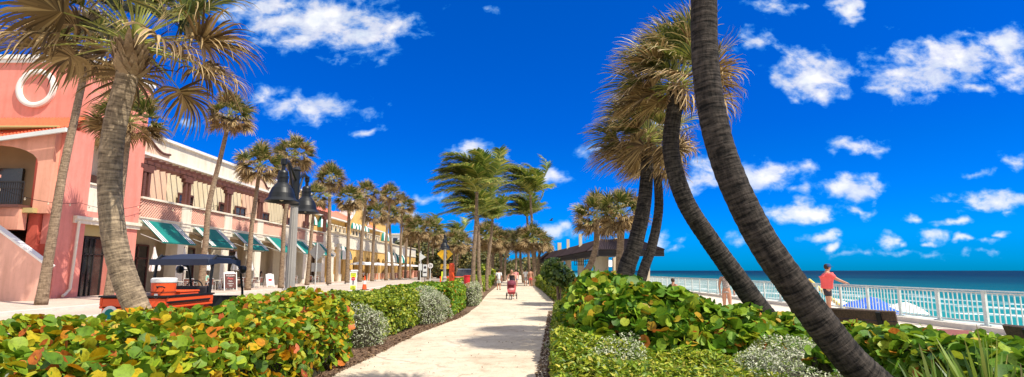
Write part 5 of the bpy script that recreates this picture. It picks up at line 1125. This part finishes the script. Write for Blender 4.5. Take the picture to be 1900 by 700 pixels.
# ------------------------------------------------------------ cars
def car(loc, rz, mat, lab):
    r = empty('parked_car', loc, lab, 'car', 'cars parked beyond the palms', rz); m = MB()   # length along y, front -y
    pr = [(-2.3, .35), (2.3, .35), (2.35, .7), (2.28, 1.05), (2.1, 1.08), (-1.15, 1.02), (-2.2, .9), (-2.35, .7)]
    m.prism(pr, (-.93, 0, 0), (0, 1, 0), (0, 0, 1), (1.86, 0, 0)); m.build('body', mat, r, bevel=.08)
    m = MB(); a = [(-1.2, 1.03), (2.15, 1.07), (1.9, 1.66), (-.4, 1.70)]; b0 = len(m.v)
    for s in (-1, 1):
        for y, z in a: m.v.append((s * (.88 if z < 1.1 else .70), y, z))
    m.f += [(0, 1, 2, 3), (7, 6, 5, 4), (0, 3, 7, 4), (3, 2, 6, 7), (2, 1, 5, 6)]; m.build('window', M_glass, r)
    m = MB(); m.prism([(-.45, 1.69), (1.9, 1.65), (1.8, 1.74), (-.3, 1.77)], (-.70, 0, 0), (0, 1, 0), (0, 0, 1), (1.4, 0, 0)); m.build('roof', mat, r)
    for x in (-.86, .86):
        for y in (-1.45, 1.4): wheel(r, (x, y, .34), .34, .2, 5)
    for x in (-.68, .68): m = MB(); m.box(x - .18, x + .18, -2.38, -2.28, .68, .84); m.build('headlight', M_alu, r); m = MB(); m.box(x - .14, x + .14, 2.28, 2.38, .75, .95); m.build('tail_light', M_red, r)
    m = MB(); m.box(-.3, .3, -2.4, -2.34, .42, .56); m.build('number_plate', M_canvas, r)
    return r
car((-5.5, 58, 0), rad(4), pbr('silver_paint', (.30, .33, .36), .3, .05, 1, metal=.5), 'silver car parked just left of the coconut palm')
car((-3.9, 70, 0), rad(2), pbr('charcoal_paint', (.03, .033, .04), .3, .05, 1, metal=.3), 'dark car parked right of the coconut palm trunks')

# string lights across the arcade
r = empty('string_lights', (-24, 35, 0), 'sagging string of bulbs hung along the sidewalk in front of the arcade', 'string lights'); m = MB(); mb = MB()
anc = [(-24.2, 24.5, 5.6), (-24.2, 30, 5.3), (-24.2, 35.3, 5.9), (-21.0, 38, 6.1), (-24.2, 41, 6.0), (-21.4, 45, 6.4), (-24.2, 47, 6.0), (-21.6, 51, 6.4), (-24.2, 53, 6.0), (-21.7, 57.5, 6.4), (-24.2, 59, 6.0), (-21.8, 64, 6.3), (-24.2, 66, 6.0), (-21.9, 71, 6.3), (-24.2, 73, 6.2), (-22.0, 78, 6.4), (-24.2, 81, 6.2), (-22, 86, 6.4), (-24.2, 90, 6.2), (-22, 95, 6.4), (-24.2, 100, 6.2)]
for a, c in zip(anc[:-1], anc[1:]):
    a = Vector(a) - Vector((-24, 35, 0)); c = Vector(c) - Vector((-24, 35, 0)); pts = []
    for k in range(9): u = k / 8; p = a.lerp(c, u) - Vector((0, 0, .7 * u * (1 - u) * 2)); pts.append(p)
    m.tube(pts, .012, 4, cap=False)
    for k in range(1, 8, 2): q = pts[k]; mb.lathe([(0, -.16), (.035, -.12), (.04, -.08), (.02, -.03), (.02, 0)], q, 6, cap=False)
m.build('cable', M_rub, r); mb.build('bulbs', pbr('clear_bulb', (.7, .62, .45), .2, .05, 3), r)

# ------------------------------------------------------------ palms
def gp(px, py, Y): return A(px, py, Y)
# big leaning palm in the left hedge
Yb = 7.6; pts = [Vector((A(300, 650, Yb).x, Yb, .0)), A(268, 610, Yb), A(233, 520, Yb - .05), A(212, 440, Yb - .1), A(204, 340, Yb - .1), A(212, 240, Yb - .15), A(234, 150, Yb - .2), A(246, 92, Yb - .2)]
palm('cabbage_palm', 'thick grey leaning cabbage palm growing out of the left hedge beside the cart', pts, .165, .132, T_grey,
     dict(nfr=50, pet=.80, L=.95, nl=40, seg=7, wind=(-.16, 0, .0), grav=.5, seed=5, elmin=-8, elmax=84, dryfrac=.42, wd=.018, spread=100, windpet=.45, avoid=((.12, -.93, -.28), .80)), (.15, .42, 80, 5, .19), 'leaning cabbage palms', amp=.012, seg=110, flare=1.05)
# foreground right palm, crown above the frame
KP = .77; Yb = 7.0; pts = [A(1745, 900, 6.7 * KP), A(1648, 735, 6.95 * KP), A(1575, 665, 7.0 * KP), A(1490, 555, 7.05 * KP), A(1405, 430, 7.1 * KP), A(1342, 290, 7.15 * KP), A(1312, 150, 7.15 * KP), A(1306, 0, 7.15 * KP), A(1310, -150, 7.15 * KP), A(1318, -330, 7.15 * KP)]; pts[0].z = -.05
palm('cabbage_palm', 'massive dark palm trunk crossing the right side, its crown beyond the top', pts, .205 * KP, .165 * KP, T_dark,
     dict(nfr=30, pet=.6, L=.8, nl=24, seg=4, wind=(-.2, .0, 0), grav=.35, seed=8, elmin=20, elmax=82, dryfrac=.3, wd=.02, avoid=((0, -.6, -.5), .35)), None, 'leaning cabbage palms', amp=.018, seg=130, flare=1.0)
Yb = 11.0; pts = [Vector((5.6, 11, -.05)), A(1425, 592, Yb), A(1378, 530, Yb), A(1320, 450, Yb), A(1270, 370, Yb), A(1245, 280, Yb), A(1252, 200, Yb), A(1257, 165, Yb)]
palm('cabbage_palm', 'curved dark palm just left of the massive trunk, full windblown crown behind it', pts, .215, .15, T_dark,
     dict(nfr=62, pet=.62, L=.92, nl=36, seg=6, wind=(-.34, 0, .0), grav=.5, seed=12, elmin=-14, elmax=84, dryfrac=.34, wd=.016, windpet=.42), (.16, .5, 56, 7, .15), 'leaning cabbage palms', amp=.018, seg=120, flare=1.0)
Yb = 13.6; pts = [Vector((2.45, Yb, -.05)), A(1160, 512, Yb), A(1178, 455, Yb), A(1194, 385, Yb), A(1200, 320, Yb), A(1199, 265, Yb)]
palm('cabbage_palm', 'curved palm with shaggy crown blown left, behind the sea grape by the path', pts, .235, .14, T_dark,
     dict(nfr=56, pet=.62, L=.92, nl=34, seg=6, wind=(-.44, 0, -.02), grav=.5, seed=17, elmin=-30, elmax=84, dryfrac=.40, wd=.017, windpet=.6), (.15, .45, 46, 9, .15), 'leaning cabbage palms', amp=.018, seg=100, flare=1.0)
Yb = 17; pts = [Vector((3.4, Yb, -.05)), A(1192, 510, Yb), A(1210, 455, Yb), A(1222, 390, Yb), A(1220, 330, Yb), A(1214, 300, Yb)]
palm('cabbage_palm', 'slimmer palm with a small spiky crown behind the two curved trunks', pts, .17, .12, T_dark,
     dict(nfr=34, pet=.55, L=.75, nl=28, seg=4, wind=(-.2, 0, 0), grav=.35, seed=21, elmin=-35, elmax=80, dryfrac=.45, wd=.016), (.13, .5, 40, 9, .14), 'leaning cabbage palms', flare=1.0)
# crown shapes shared by the street palms
protos = []
for k, (sd_, wn) in enumerate(((31, (-.10, 0, 0)), (37, (-.16, 0, 0)), (41, (-.05, 0, -.02)))):
    pr = empty('crown_pattern', (0, 0, 0), '', '')
    protos.append(fan_crown('c', nfr=62, pet=1.0, L=1.05, nl=26, seg=5, wind=wn, grav=.5, seed=sd_, elmin=-38, elmax=84, dryfrac=.36, wd=.037, parent=None, windpet=.3)); bpy.data.objects.remove(pr)
for f_, p_ in protos: f_.name = 'fronds'; p_.name = 'petioles'
def clean_protos():
    for f_, p_ in protos: bpy.data.objects.remove(f_); bpy.data.objects.remove(p_)
def kx(y):
    for i in range(len(kl) - 1):
        if kl[i][1] <= y <= kl[i + 1][1]: return kl[i][0] + (kl[i + 1][0] - kl[i][0]) * (y - kl[i][1]) / (kl[i + 1][1] - kl[i][1])
    return kl[-1][0]
SP = [ # base px, base Y, crown px, crown py, mid dx, label
 (84, 23.9, 166, 92, 3, 1.0, 'tall slim palm standing before the pink arch pillar, crown hidden by the big fronds'),
 (207, 27.9, 240, 232, 0, 1.0, 'palm with green and gold crown overlapped by the big left trunk'),
 (376, 36.0, 427, 218, 6, .88, 'slender palm leaning right with a ragged crown against the sky'),
 (462, 42.0, 482, 312, 2, 1.0, 'palm with wide tan crown before the pergola, left of the lamp'),
 (523, 46.5, 546, 292, 3, 1.0, 'palm rising directly behind the large street lamp'),
 (571, 56.0, 584, 370, 0, .85, 'shorter palm mostly hidden behind the right bell shade'),
 (611, 60.0, 612, 336, 0, 1.0, 'straight palm with round crown just right of the lamp shades'),
 (645, 67.0, 648, 374, 0, 1.08, 'palm with broad drooping crown behind the crossing sign'),
 (668, 72.0, 680, 362, 1, .95, 'palm leaning slightly right behind the traffic cone'),
 (691, 76.0, 695, 400, 0, 1.05, 'lower palm with greenish crown before the curved gable'),
 (717, 83.0, 725, 366, 2, 1.05, 'tall palm standing above the far end of the yellow arcade'),
 (730, 88.0, 722, 402, 0, 1.0, 'low crowned palm amid the cluster at the yellow arcade end'),
 (742, 92.0, 746, 385, 0, 1.2, 'tall broad palm at the right of the roadside cluster'),
 (752, 104.0, 756, 415, 0, .9, 'small far palm peeking right of the roadside cluster')]
for i, (bpx, Y, tx, ty, mdx, cs, lab) in enumerate(SP):
    base = A(bpx, 500, Y); base.z = .13; top = A(tx, ty, Y); mid = base.lerp(top, .5) + Vector((mdx * Y / 1020 * -2, 0, 0))
    palm('cabbage_palm', lab, [base, base.lerp(mid, .6), mid, mid.lerp(top, .55), top], .20 if Y < 60 else .24, .13 if Y < 60 else .17, T_street, protos[i % 3], (.13, .45, 30, 4 + i, .17) if Y < 60 else None, 'palms along the sidewalk', seg=60, amp=.02, crot=i * 1.3, cs=cs)
# palms beyond the road's bend and beside the path
FP = [(778, 95, 775, 428, 1.35, 'gold and green palm at the bend of the road, leftmost of its clump'), (794, 100, 798, 432, 1.4, 'second gold palm at the bend of the road'), (812, 110, 815, 447, 1.2, 'small palm right of the clump at the bend'),
 (762, 108, 764, 440, 1.2, 'low far palm at the end of the yellow building'), (838, 80, 842, 452, 1.0, 'palm behind the yellow crossing sign'), (858, 88, 856, 455, 1.1, 'palm between the crossing sign and the coconut trunk'),
 (905, 58, 906, 442, .95, 'palm just right of the coconut palm trunk beside the path'), (916, 66, 918, 448, 1.0, 'second palm along the left edge of the far path'), (926, 62, 927, 452, .8, 'short palm over the person in white'),
 (936, 84, 944, 452, 1.05, 'leaning pale palm over the left side of the far path'), (955, 92, 956, 450, 1.05, 'thin straight palm seen at the end of the path'),
 (972, 72, 966, 452, 1.0, 'palm leaning left over the right side of the far path'), (988, 58, 990, 448, .95, 'palm behind the right coconut trunks'), (1001, 66, 1003, 454, .9, 'palm left of the pavilion roof end')]
for i, (bpx, Y, tx, ty, cs, lab) in enumerate(FP):
    base = A(bpx, 500, Y); base.z = 0; top = A(tx, ty, Y); mid = base.lerp(top, .5) + Vector(((-1) ** i * .2, 0, 0))
    palm('cabbage_palm', lab, [base, mid, top], .2, .14, T_street, protos[(i + 1) % 3], None, 'palms far down the path', seg=30, crot=i * 2.1, cs=cs)
p = [Vector((A(1068, 500, 25).x, 25, 0)), A(1082, 515, 25), A(1096, 490, 25), A(1106, 455, 25), A(1107, 408, 25)]
palm('cabbage_palm', 'short crooked palm with golden crown left of its neighbour at the pavilion', p, .17, .12, T_street, protos[0], (.13, .35, 30, 2, .15), 'pair of palms before the pavilion', crot=.3, cs=.62)
p = [Vector((A(1149, 500, 22).x, 22, 0)), A(1150, 500, 22), A(1151, 460, 22), A(1154, 402, 22)]
palm('cabbage_palm', 'straighter golden crowned palm before the pavilion, right of the crooked one', p, .18, .13, T_street, protos[1], (.14, .35, 30, 3, .15), 'pair of palms before the pavilion', crot=2.0, cs=.58)
clean_protos()

def coconut(label, pts, r0, r1, nfr=32, L=2.6, seed=1, wind=(-.50, 0, .0), leaf=.74, nl=56):
    rng = np.random.default_rng(seed); base = Vector(pts[0]); root = empty('coconut_palm', base, label, 'palm tree', 'coconut palms bent by the wind')
    trunk(root, [Vector(p) - base for p in pts], r0, r1, T_street, n=12, seg=50, flare=1.5, seed=seed)
    top = np.array(Vector(pts[-1]) - base); wind = np.array(wind, float); Vs, Fs, UVs = [], [], []; off = 0; pb_ = MB()
    for i in range(nfr):
        az = i * 2.39996 + rng.normal(0, .2); u = (i + .5) / nfr; el = rad(86 - 80 * u)
        d = np.array([math.cos(az) * math.cos(el), math.sin(az) * math.cos(el), math.sin(el)]); ll = L * rng.uniform(.75, 1.1); rng_w = rng.uniform(.6, 1.3)
        S_ = 14; d = unit(d + np.array([-.12, 0, .22])); p = top.copy(); P = [p.copy()]; D = [d.copy()]; dd = d.copy()
        for s in range(S_):
            p = p + dd * ll / S_; P.append(p.copy()); f = (s + 1) / S_; dd = unit(dd + wind * (.10 + .95 * f) * .5 * rng_w + np.array([0, 0, -1]) * .16 * f); D.append(dd.copy())
        pb_.tube([tuple(x) for x in P], [.03 * (1 - .85 * k / S_) for k in range(S_ + 1)], 4, cap=False)
        t_ = np.linspace(.14, 1, nl) * S_; i0 = np.minimum(t_.astype(int), S_ - 1); fr = (t_ - i0)[:, None]; P = np.array(P); D = np.array(D)
        pos = P[i0] * (1 - fr) + P[i0 + 1] * fr; dr = D[i0]
        sidev = unit(np.cross(dr, [0, 0, 1.0])); upv = np.cross(sidev, dr); lenp = leaf * np.sin(np.linspace(.25, 1, nl) * PI * .85 + .15) ** .6 + .08
        for s in (1, -1):
            ld = unit(sidev * s * .9 + dr * .62 + upv * .15 + rng.normal(0, .07, (nl, 3)))
            V, Fq, UV = strips(pos, ld, upv, lenp * rng.uniform(.85, 1.1, nl), .028 * (L / 2.6) ** .8, 4, .6, wind * .8, rng, .08); Vs.append(V); Fs.append(Fq + off); UVs.append(UV); off += len(V)
    arrmesh('fronds', np.vstack(Vs), np.vstack(Fs), L_coco, root, np.vstack(UVs)); pb_.build('frond_stalks', L_pet, root)
    return root
def cp(lab, bpx, Y, tx, ty, **k):
    base = A(bpx, 500, Y); base.z = 0; top = A(tx, ty, Y); return coconut(lab, [base, base.lerp(top, .35) + Vector((-.06, 0, 0)), base.lerp(top, .7), top], .115 * (Y / 27) ** .6, .075 * (Y / 27) ** .6, **k)
cp('tall coconut palm bent by wind at the left edge of the path', 879, 27, 885, 356, seed=3, L=2.7)
cp('coconut palm with lower crown just behind the tall left one', 893, 34, 886, 400, seed=4, L=2.5)
cp('coconut palm farther back with spiky crown right of the left pair', 902, 44, 914, 408, seed=6, L=2.6)
cp('tall coconut palm at the right edge of the path before the pavilion', 993, 62, 984, 362, seed=7, L=5.2, leaf=1.2)
cp('coconut palm with lower crown beside the tall right one', 984, 70, 978, 402, seed=9, L=4.2, leaf=1.1)
cp('dark coconut palm behind the yellow crossing sign', 848, 92, 850, 440, seed=10, L=4.4, leaf=1.1, nfr=14)
cp('dark coconut palm behind the clump at the road bend', 800, 118, 806, 425, seed=13, L=4.6, leaf=1.2, nfr=14)
cp('dark coconut palm against the cloud beyond the yellow building', 752, 125, 750, 418, seed=15, L=4.2, leaf=1.1, nfr=14)

# ------------------------------------------------------------ broadleaf trees and shrubs
def clumptree(name, label, c, R, n, size, mat, trunkpts=None, sq=(1, 1, .85), clumps=14, seed=1, cat='tree', group=None, shape=ROUND):
    rng = np.random.default_rng(seed); root = empty(name, (c[0], c[1], 0), label, cat, group); P = []; N = []
    cc_ = unit(rng.normal(0, 1, (clumps, 3))) * R * .62 * rng.uniform(.5, 1.1, (clumps, 1)) * np.array(sq)
    for i in range(clumps):
        k = n // clumps; d = unit(rng.normal(0, 1, (k, 3))); r_ = R * .48 * rng.uniform(.7, 1.05, (k, 1)); P.append(cc_[i] + d * r_); N.append(d + np.array([0, 0, .4]))
    P = np.vstack(P) + np.array([0, 0, c[2]]); leaves('crown', P, np.vstack(N), rng.uniform(size * .6, size * 1.2, len(P)), shape, mat, root, .5)
    m = MB(); rt = max(.05, R * .05); hb = c[2]
    for k in range(4 if trunkpts is None else trunkpts):
        a = k * 1.7; m.tube([(.06 * math.cos(a) * R, .06 * math.sin(a) * R, 0), (.1 * math.cos(a) * R, .1 * math.sin(a) * R, hb * .5), (.4 * math.cos(a) * R, .4 * math.sin(a) * R, hb)], [rt, rt * .8, rt * .35], 6)
    m.build('trunk', T_street, root); return root
clumptree('sea_grape_tree', 'round clipped sea grape tree right of the path before the pavilion', (2.0, 27, 1.5), .92, 3000, .14, L_dark, 3, seed=5)
clumptree('broadleaf_shrub', 'pale broadleaf shrub under the palms at the end of the path', (-3.6, 62, 1.2), 2.0, 1500, .3, L_green, seed=7, cat='shrub')
FT = [(-6.6, 88, 2.2, 3.2, 'dense green tree behind the parked cars'), (-10, 96, 2.5, 3.4, 'bushy tree behind the small road signs'), (-14.5, 112, 2.5, 4.2, 'bushy tree left of the far road signs'), (-20, 130, 3, 5, 'large bushy tree at the end of the yellow building'),
      (-3.4, 105, 2.2, 2.6, 'far green tree over the left side of the path'), (3.4, 96, 1.6, 2.4, 'low green tree at the right side of the far path'), (-7, 140, 4, 6.5, 'far bushy tree behind the lamp post'), (-13, 150, 4, 6, 'far bushy tree before the white apartment block'),
      (-1.5, 190, 2.0, 4.5, 'distant green dune thicket closing the path'), (6.0, 150, 2.0, 4.5, 'distant low tree left of the pavilion'), (-27, 150, 5, 7, 'far dark tree beyond the end of the yellow building'), (-5.2, 76, 1.8, 2.2, 'yellow green bush beside the dark car')]
for i, (x, y, z, R, lab) in enumerate(FT): clumptree('broadleaf_tree', lab, (x, y, z), R, 2200, .1 * R + .1, L_far, seed=50 + i, group='trees far down the road')
o = clumptree('dune_thicket', 'far green belt of dune bushes running along the coast behind the path', (0, 260, 3), 5, 600, 1.0, L_far, 1, seed=80, cat='thicket'); 
n = 9000; xs_ = RNG.uniform(-150, 9, n); ysx = RNG.uniform(230, 270, n); hz = 5.0 + 1.5 * np.sin(xs_ * .15) + 1.2 * np.sin(xs_ * .43); P = np.column_stack([xs_, ysx, hz * RNG.uniform(.05, 1, n)])
o = leaves('far_woodland', P, np.tile([0, -.6, .6], (n, 1)), RNG.uniform(.8, 1.8, n), ROUND, L_far, tilt=.8); tag(o, 'far belt of green coastal woodland on the horizon behind the road', 'woodland', kind='stuff')

# left hedges
hedge('sea_grape_hedge', 'near sea grape hedge with yellow and orange leaves below the leaning palm', [(-5.45, 3.7), (-2.6, 3.5), (-3.0, 10.2), (-3.35, 11.3), (-5.3, 11.8)], lambda x, y: float(np.interp(y, [3.5, 5, 8, 11], [.95, 1.0, 1.06, 1.10])), 520, 270, (.045, .145), L_grape, lumpy=.2, jit=.17, tilt=1.05, core_h=.66, inset=.84)
hedge('silver_shrub', 'silver leaved shrub at the bottom left corner below the hedge', [(-4.0, 2.9), (-1.7, 2.9), (-1.8, 3.6), (-4.0, 3.8)], lambda x, y: .95, 900, 500, (.03, .055), L_silver, LANCE, cat='shrub', tilt=.9)
hedge('silver_shrub', 'small silver shrub at the far right end of the sea grape hedge', [(-4.2, 11.7), (-3.6, 11.3), (-3.1, 11.5), (-2.85, 12.2), (-2.95, 13.0), (-3.4, 13.4), (-4.2, 13.2)], lambda x, y: .78, 1000, 500, (.03, .06), L_silver, LANCE, cat='shrub', lumpy=.22, tilt=.9, rnd_=.5, inset=.72)
hedge('clipped_hedge', 'clipped green hedge between the sea grape and the silver bush left of the path', [(-4.9, 12.4), (-3.4, 12.6), (-3.0, 14), (-2.85, 16.8), (-4.7, 17.6)], lambda x, y: 1.03, 850, 560, (.04, .085), L_green, lumpy=.1, tilt=.8)
hedge('silver_shrub', 'round silver bush in the middle of the left hedge beside the path', [(-3.6, 16.9), (-3.1, 16.3), (-2.65, 16.3), (-2.25, 17.0), (-2.15, 18.2), (-2.5, 19.1), (-3.3, 19.4), (-3.8, 18)], lambda x, y: .98, 1100, 700, (.035, .065), L_silver, LANCE, cat='shrub', lumpy=.26, tilt=.9, rnd_=.55, inset=.7)
hedge('clipped_hedge', 'clipped yellow green hedge at the far end of the left planting', [(-4.6, 18.0), (-3.2, 19.3), (-2.25, 19.3), (-2.15, 22), (-2.3, 25), (-4.4, 25)], lambda x, y: 1.06, 620, 420, (.05, .11), L_grape2, lumpy=.1, tilt=.7)
hedge('silver_shrub', 'grey green bush at the foot of the left coconut palm', [(-3.1, 25.2), (-2.0, 24.8), (-1.72, 26), (-1.85, 29), (-3.1, 29)], lambda x, y: 1.0, 600, 400, (.05, .09), L_silver, LANCE, cat='shrub', lumpy=.15)
hedge('clipped_hedge', 'far clipped hedge along the left edge of the path beyond the coconut palm', [(-4.3, 30), (-2.4, 30), (-2.6, 56), (-4.2, 56)], lambda x, y: 1.0, 130, 90, (.09, .18), L_green, lumpy=.2)
# right planting
def hR(x, y):
    h = float(np.interp(x, [.6, 1.0, 1.6, 2.4, 3.0, 3.8, 4.6], [1.08, 1.27, 1.40, 1.30, 1.06, .84, .66]))
    return h * float(np.interp(y, [8.2, 8.7, 9.4], [.74, .88, 1.0]))
hedge('sea_grape_hedge', 'big mounded sea grape with large round leaves right of the path', [(.85, 8.7), (1.8, 8.2), (3.6, 8.3), (4.9, 8.9), (5.55, 10.0), (5.5, 12.6), (3.0, 14.2), (1.35, 14.4), (.95, 12)], hR, 300, 125, (.07, .23), L_grape2, z0=.36, lumpy=.22, jit=.2, tilt=1.1, rnd_=.45, inset=.8, core_h=.66)
hedge('low_shrub', 'low yellow green shrubs in front of the right sea grape', [(.22, 4.8), (3.2, 4.8), (3.5, 6.6), (3.5, 8.3), (.52, 8.7), (.40, 7)], lambda x, y: float(np.interp(y, [4.8, 6.8, 8.0, 8.6], [.34, .40, .40 + .28 * min(1, max(0, 1.9 - x)), .42 + .32 * min(1, max(0, 1.9 - x))])), 2100, 900, (.045, .12), L_low, LANCE, cat='shrub', lumpy=.14, tilt=.75, rnd_=.2, inset=.85, core_h=.45)
hedge('silver_shrub', 'small silver shrub showing low under the front of the right sea grape', [(.9, 7.5), (1.7, 7.4), (1.8, 8.1), (1.0, 8.3)], lambda x, y: .66, 1300, 300, (.03, .06), L_silver, LANCE, cat='shrub', lumpy=.2, tilt=.9, z0=.3, rnd_=.3, core_h=.5)
hedge('low_shrub', 'narrow green fringe of shrub between the path edge and the right sea grape', [(.52, 8.7), (1.05, 8.7), (1.5, 14.4), (2.0, 20), (1.32, 20), (.88, 14.4), (.66, 11)], lambda x, y: .56, 900, 420, (.05, .11), L_low, LANCE, cat='shrub', lumpy=.16, tilt=.8, rnd_=.15)
hedge('silver_shrub', 'wide patch of silvery shrub beneath the massive leaning trunk', [(2.5, 6.1), (3.4, 5.5), (3.85, 6.2), (4.3, 7.6), (4.75, 8.6), (3.7, 8.7), (2.9, 7.8)], lambda x, y: .58, 1500, 500, (.03, .06), L_silver, LANCE, cat='shrub', lumpy=.13, tilt=.9)
hedge('low_shrub', 'low green shrub under the right side of the massive trunk', [(3.5, 4.9), (4.6, 4.9), (4.75, 6.0), (4.2, 6.5), (3.7, 5.9)], lambda x, y: .32, 900, 400, (.045, .10), L_low, LANCE, cat='shrub', lumpy=.1)
hedge('sea_grape_hedge', 'sea grape clump with broad green leaves before the benches', [(4.6, 5.2), (6.4, 5.0), (6.3, 8.3), (5.9, 10.2), (5.1, 9.6), (4.95, 7.0)], lambda x, y: .72, 200, 120, (.14, .27), L_grape2, z0=.1, lumpy=.12, tilt=.7)
hedge('low_shrub', 'green planting left of the pavilion side of the path, behind the sea grape', [(1.3, 14.6), (3.6, 14.6), (4.6, 22), (2.1, 24), (1.5, 18)], lambda x, y: .55, 220, 160, (.08, .15), L_green, LANCE, cat='shrub')
hedge('clipped_hedge', 'clipped hedge with a silver top at the right edge of the far path', [(1.98, 29), (4.5, 27), (4.2, 52), (1.95, 57)], lambda x, y: 1.08, 170, 170, (.08, .16), L_green, lumpy=.15)
hedge('silver_shrub', 'pale silver shrub on top of the far right hedge beside the round tree', [(2.3, 29.8), (3.6, 29.0), (3.6, 36), (2.5, 36)], lambda x, y: 1.2, 260, 90, (.07, .12), L_silver, LANCE, cat='shrub', z0=.8)
# single sprig
hedge('sea_grape_sprig', 'single sea grape sprig with a pinkish leaf in the silver shrub', [(3.28, 6.3), (3.5, 6.3), (3.5, 6.5), (3.28, 6.5)], lambda x, y: .80, 260, 60, (.10, .18), L_grape2, cat='shrub', z0=.55)
# sword leaved palmettos
def palmetto(loc, n, L, label, seed, spread=60, wd=.027):
    rng = np.random.default_rng(seed); root = empty('palmetto', loc, label, 'palmetto', 'palmettos at the lower right')
    el = np.radians(rng.uniform(90 - spread, 90, n)); az = rng.uniform(0, 2 * PI, n); d = np.stack([np.cos(az) * np.cos(el), np.sin(az) * np.cos(el), np.sin(el)], 1)
    V, Fq, UV = strips(d * .03, d, unit(np.cross(d, rng.normal(0, 1, (n, 3)))), L * rng.uniform(.6, 1.1, n), wd, 6, .10, np.array([-.01, 0, 0]), rng, .02)
    arrmesh('blades', V, Fq, L_blade, root, UV); return root
for i, (x, y, z, n, L, lab, sp) in enumerate([(4.35, 5.35, 0, 75, 1.0, 'tallest palmetto clump, its blades standing before the sea grape', 50), (3.75, 5.15, 0, 55, .85, 'palmetto clump just right of the massive trunk base', 65), (4.85, 5.3, 0, 60, .9, 'palmetto clump nearest the right corner', 60), (3.15, 4.8, 0, 30, .62, 'low palmetto with pale tips under the massive trunk', 40), (2.25, 4.9, 0, 22, .72, 'small palmetto standing in the silver shrub', 30), (4.1, 4.7, 0, 50, .75, 'palmetto clump at the bottom edge in front of the tall one', 65)]):
    palmetto((x, y, z), n, L, lab, 90 + i, sp)
# grass tuft on the path edge
n = 220; az = RNG.uniform(0, 2 * PI, n); el = np.radians(RNG.uniform(35, 88, n)); d = np.stack([np.cos(az) * np.cos(el), np.sin(az) * np.cos(el), np.sin(el)], 1)
pos = np.column_stack([RNG.normal(.78, .09, n), RNG.normal(11.7, .15, n), np.full(n, .01)])
V, Fq, UV = strips(pos, d, unit(np.cross(d, RNG.normal(0, 1, (n, 3)))), RNG.uniform(.06, .18, n), .005, 3, .3, np.zeros(3), RNG, .05)
o = arrmesh('grass_tuft', V, Fq, L_blade, None, UV); tag(o, 'small green grass tuft at the right edge of the path', 'grass', kind='stuff')
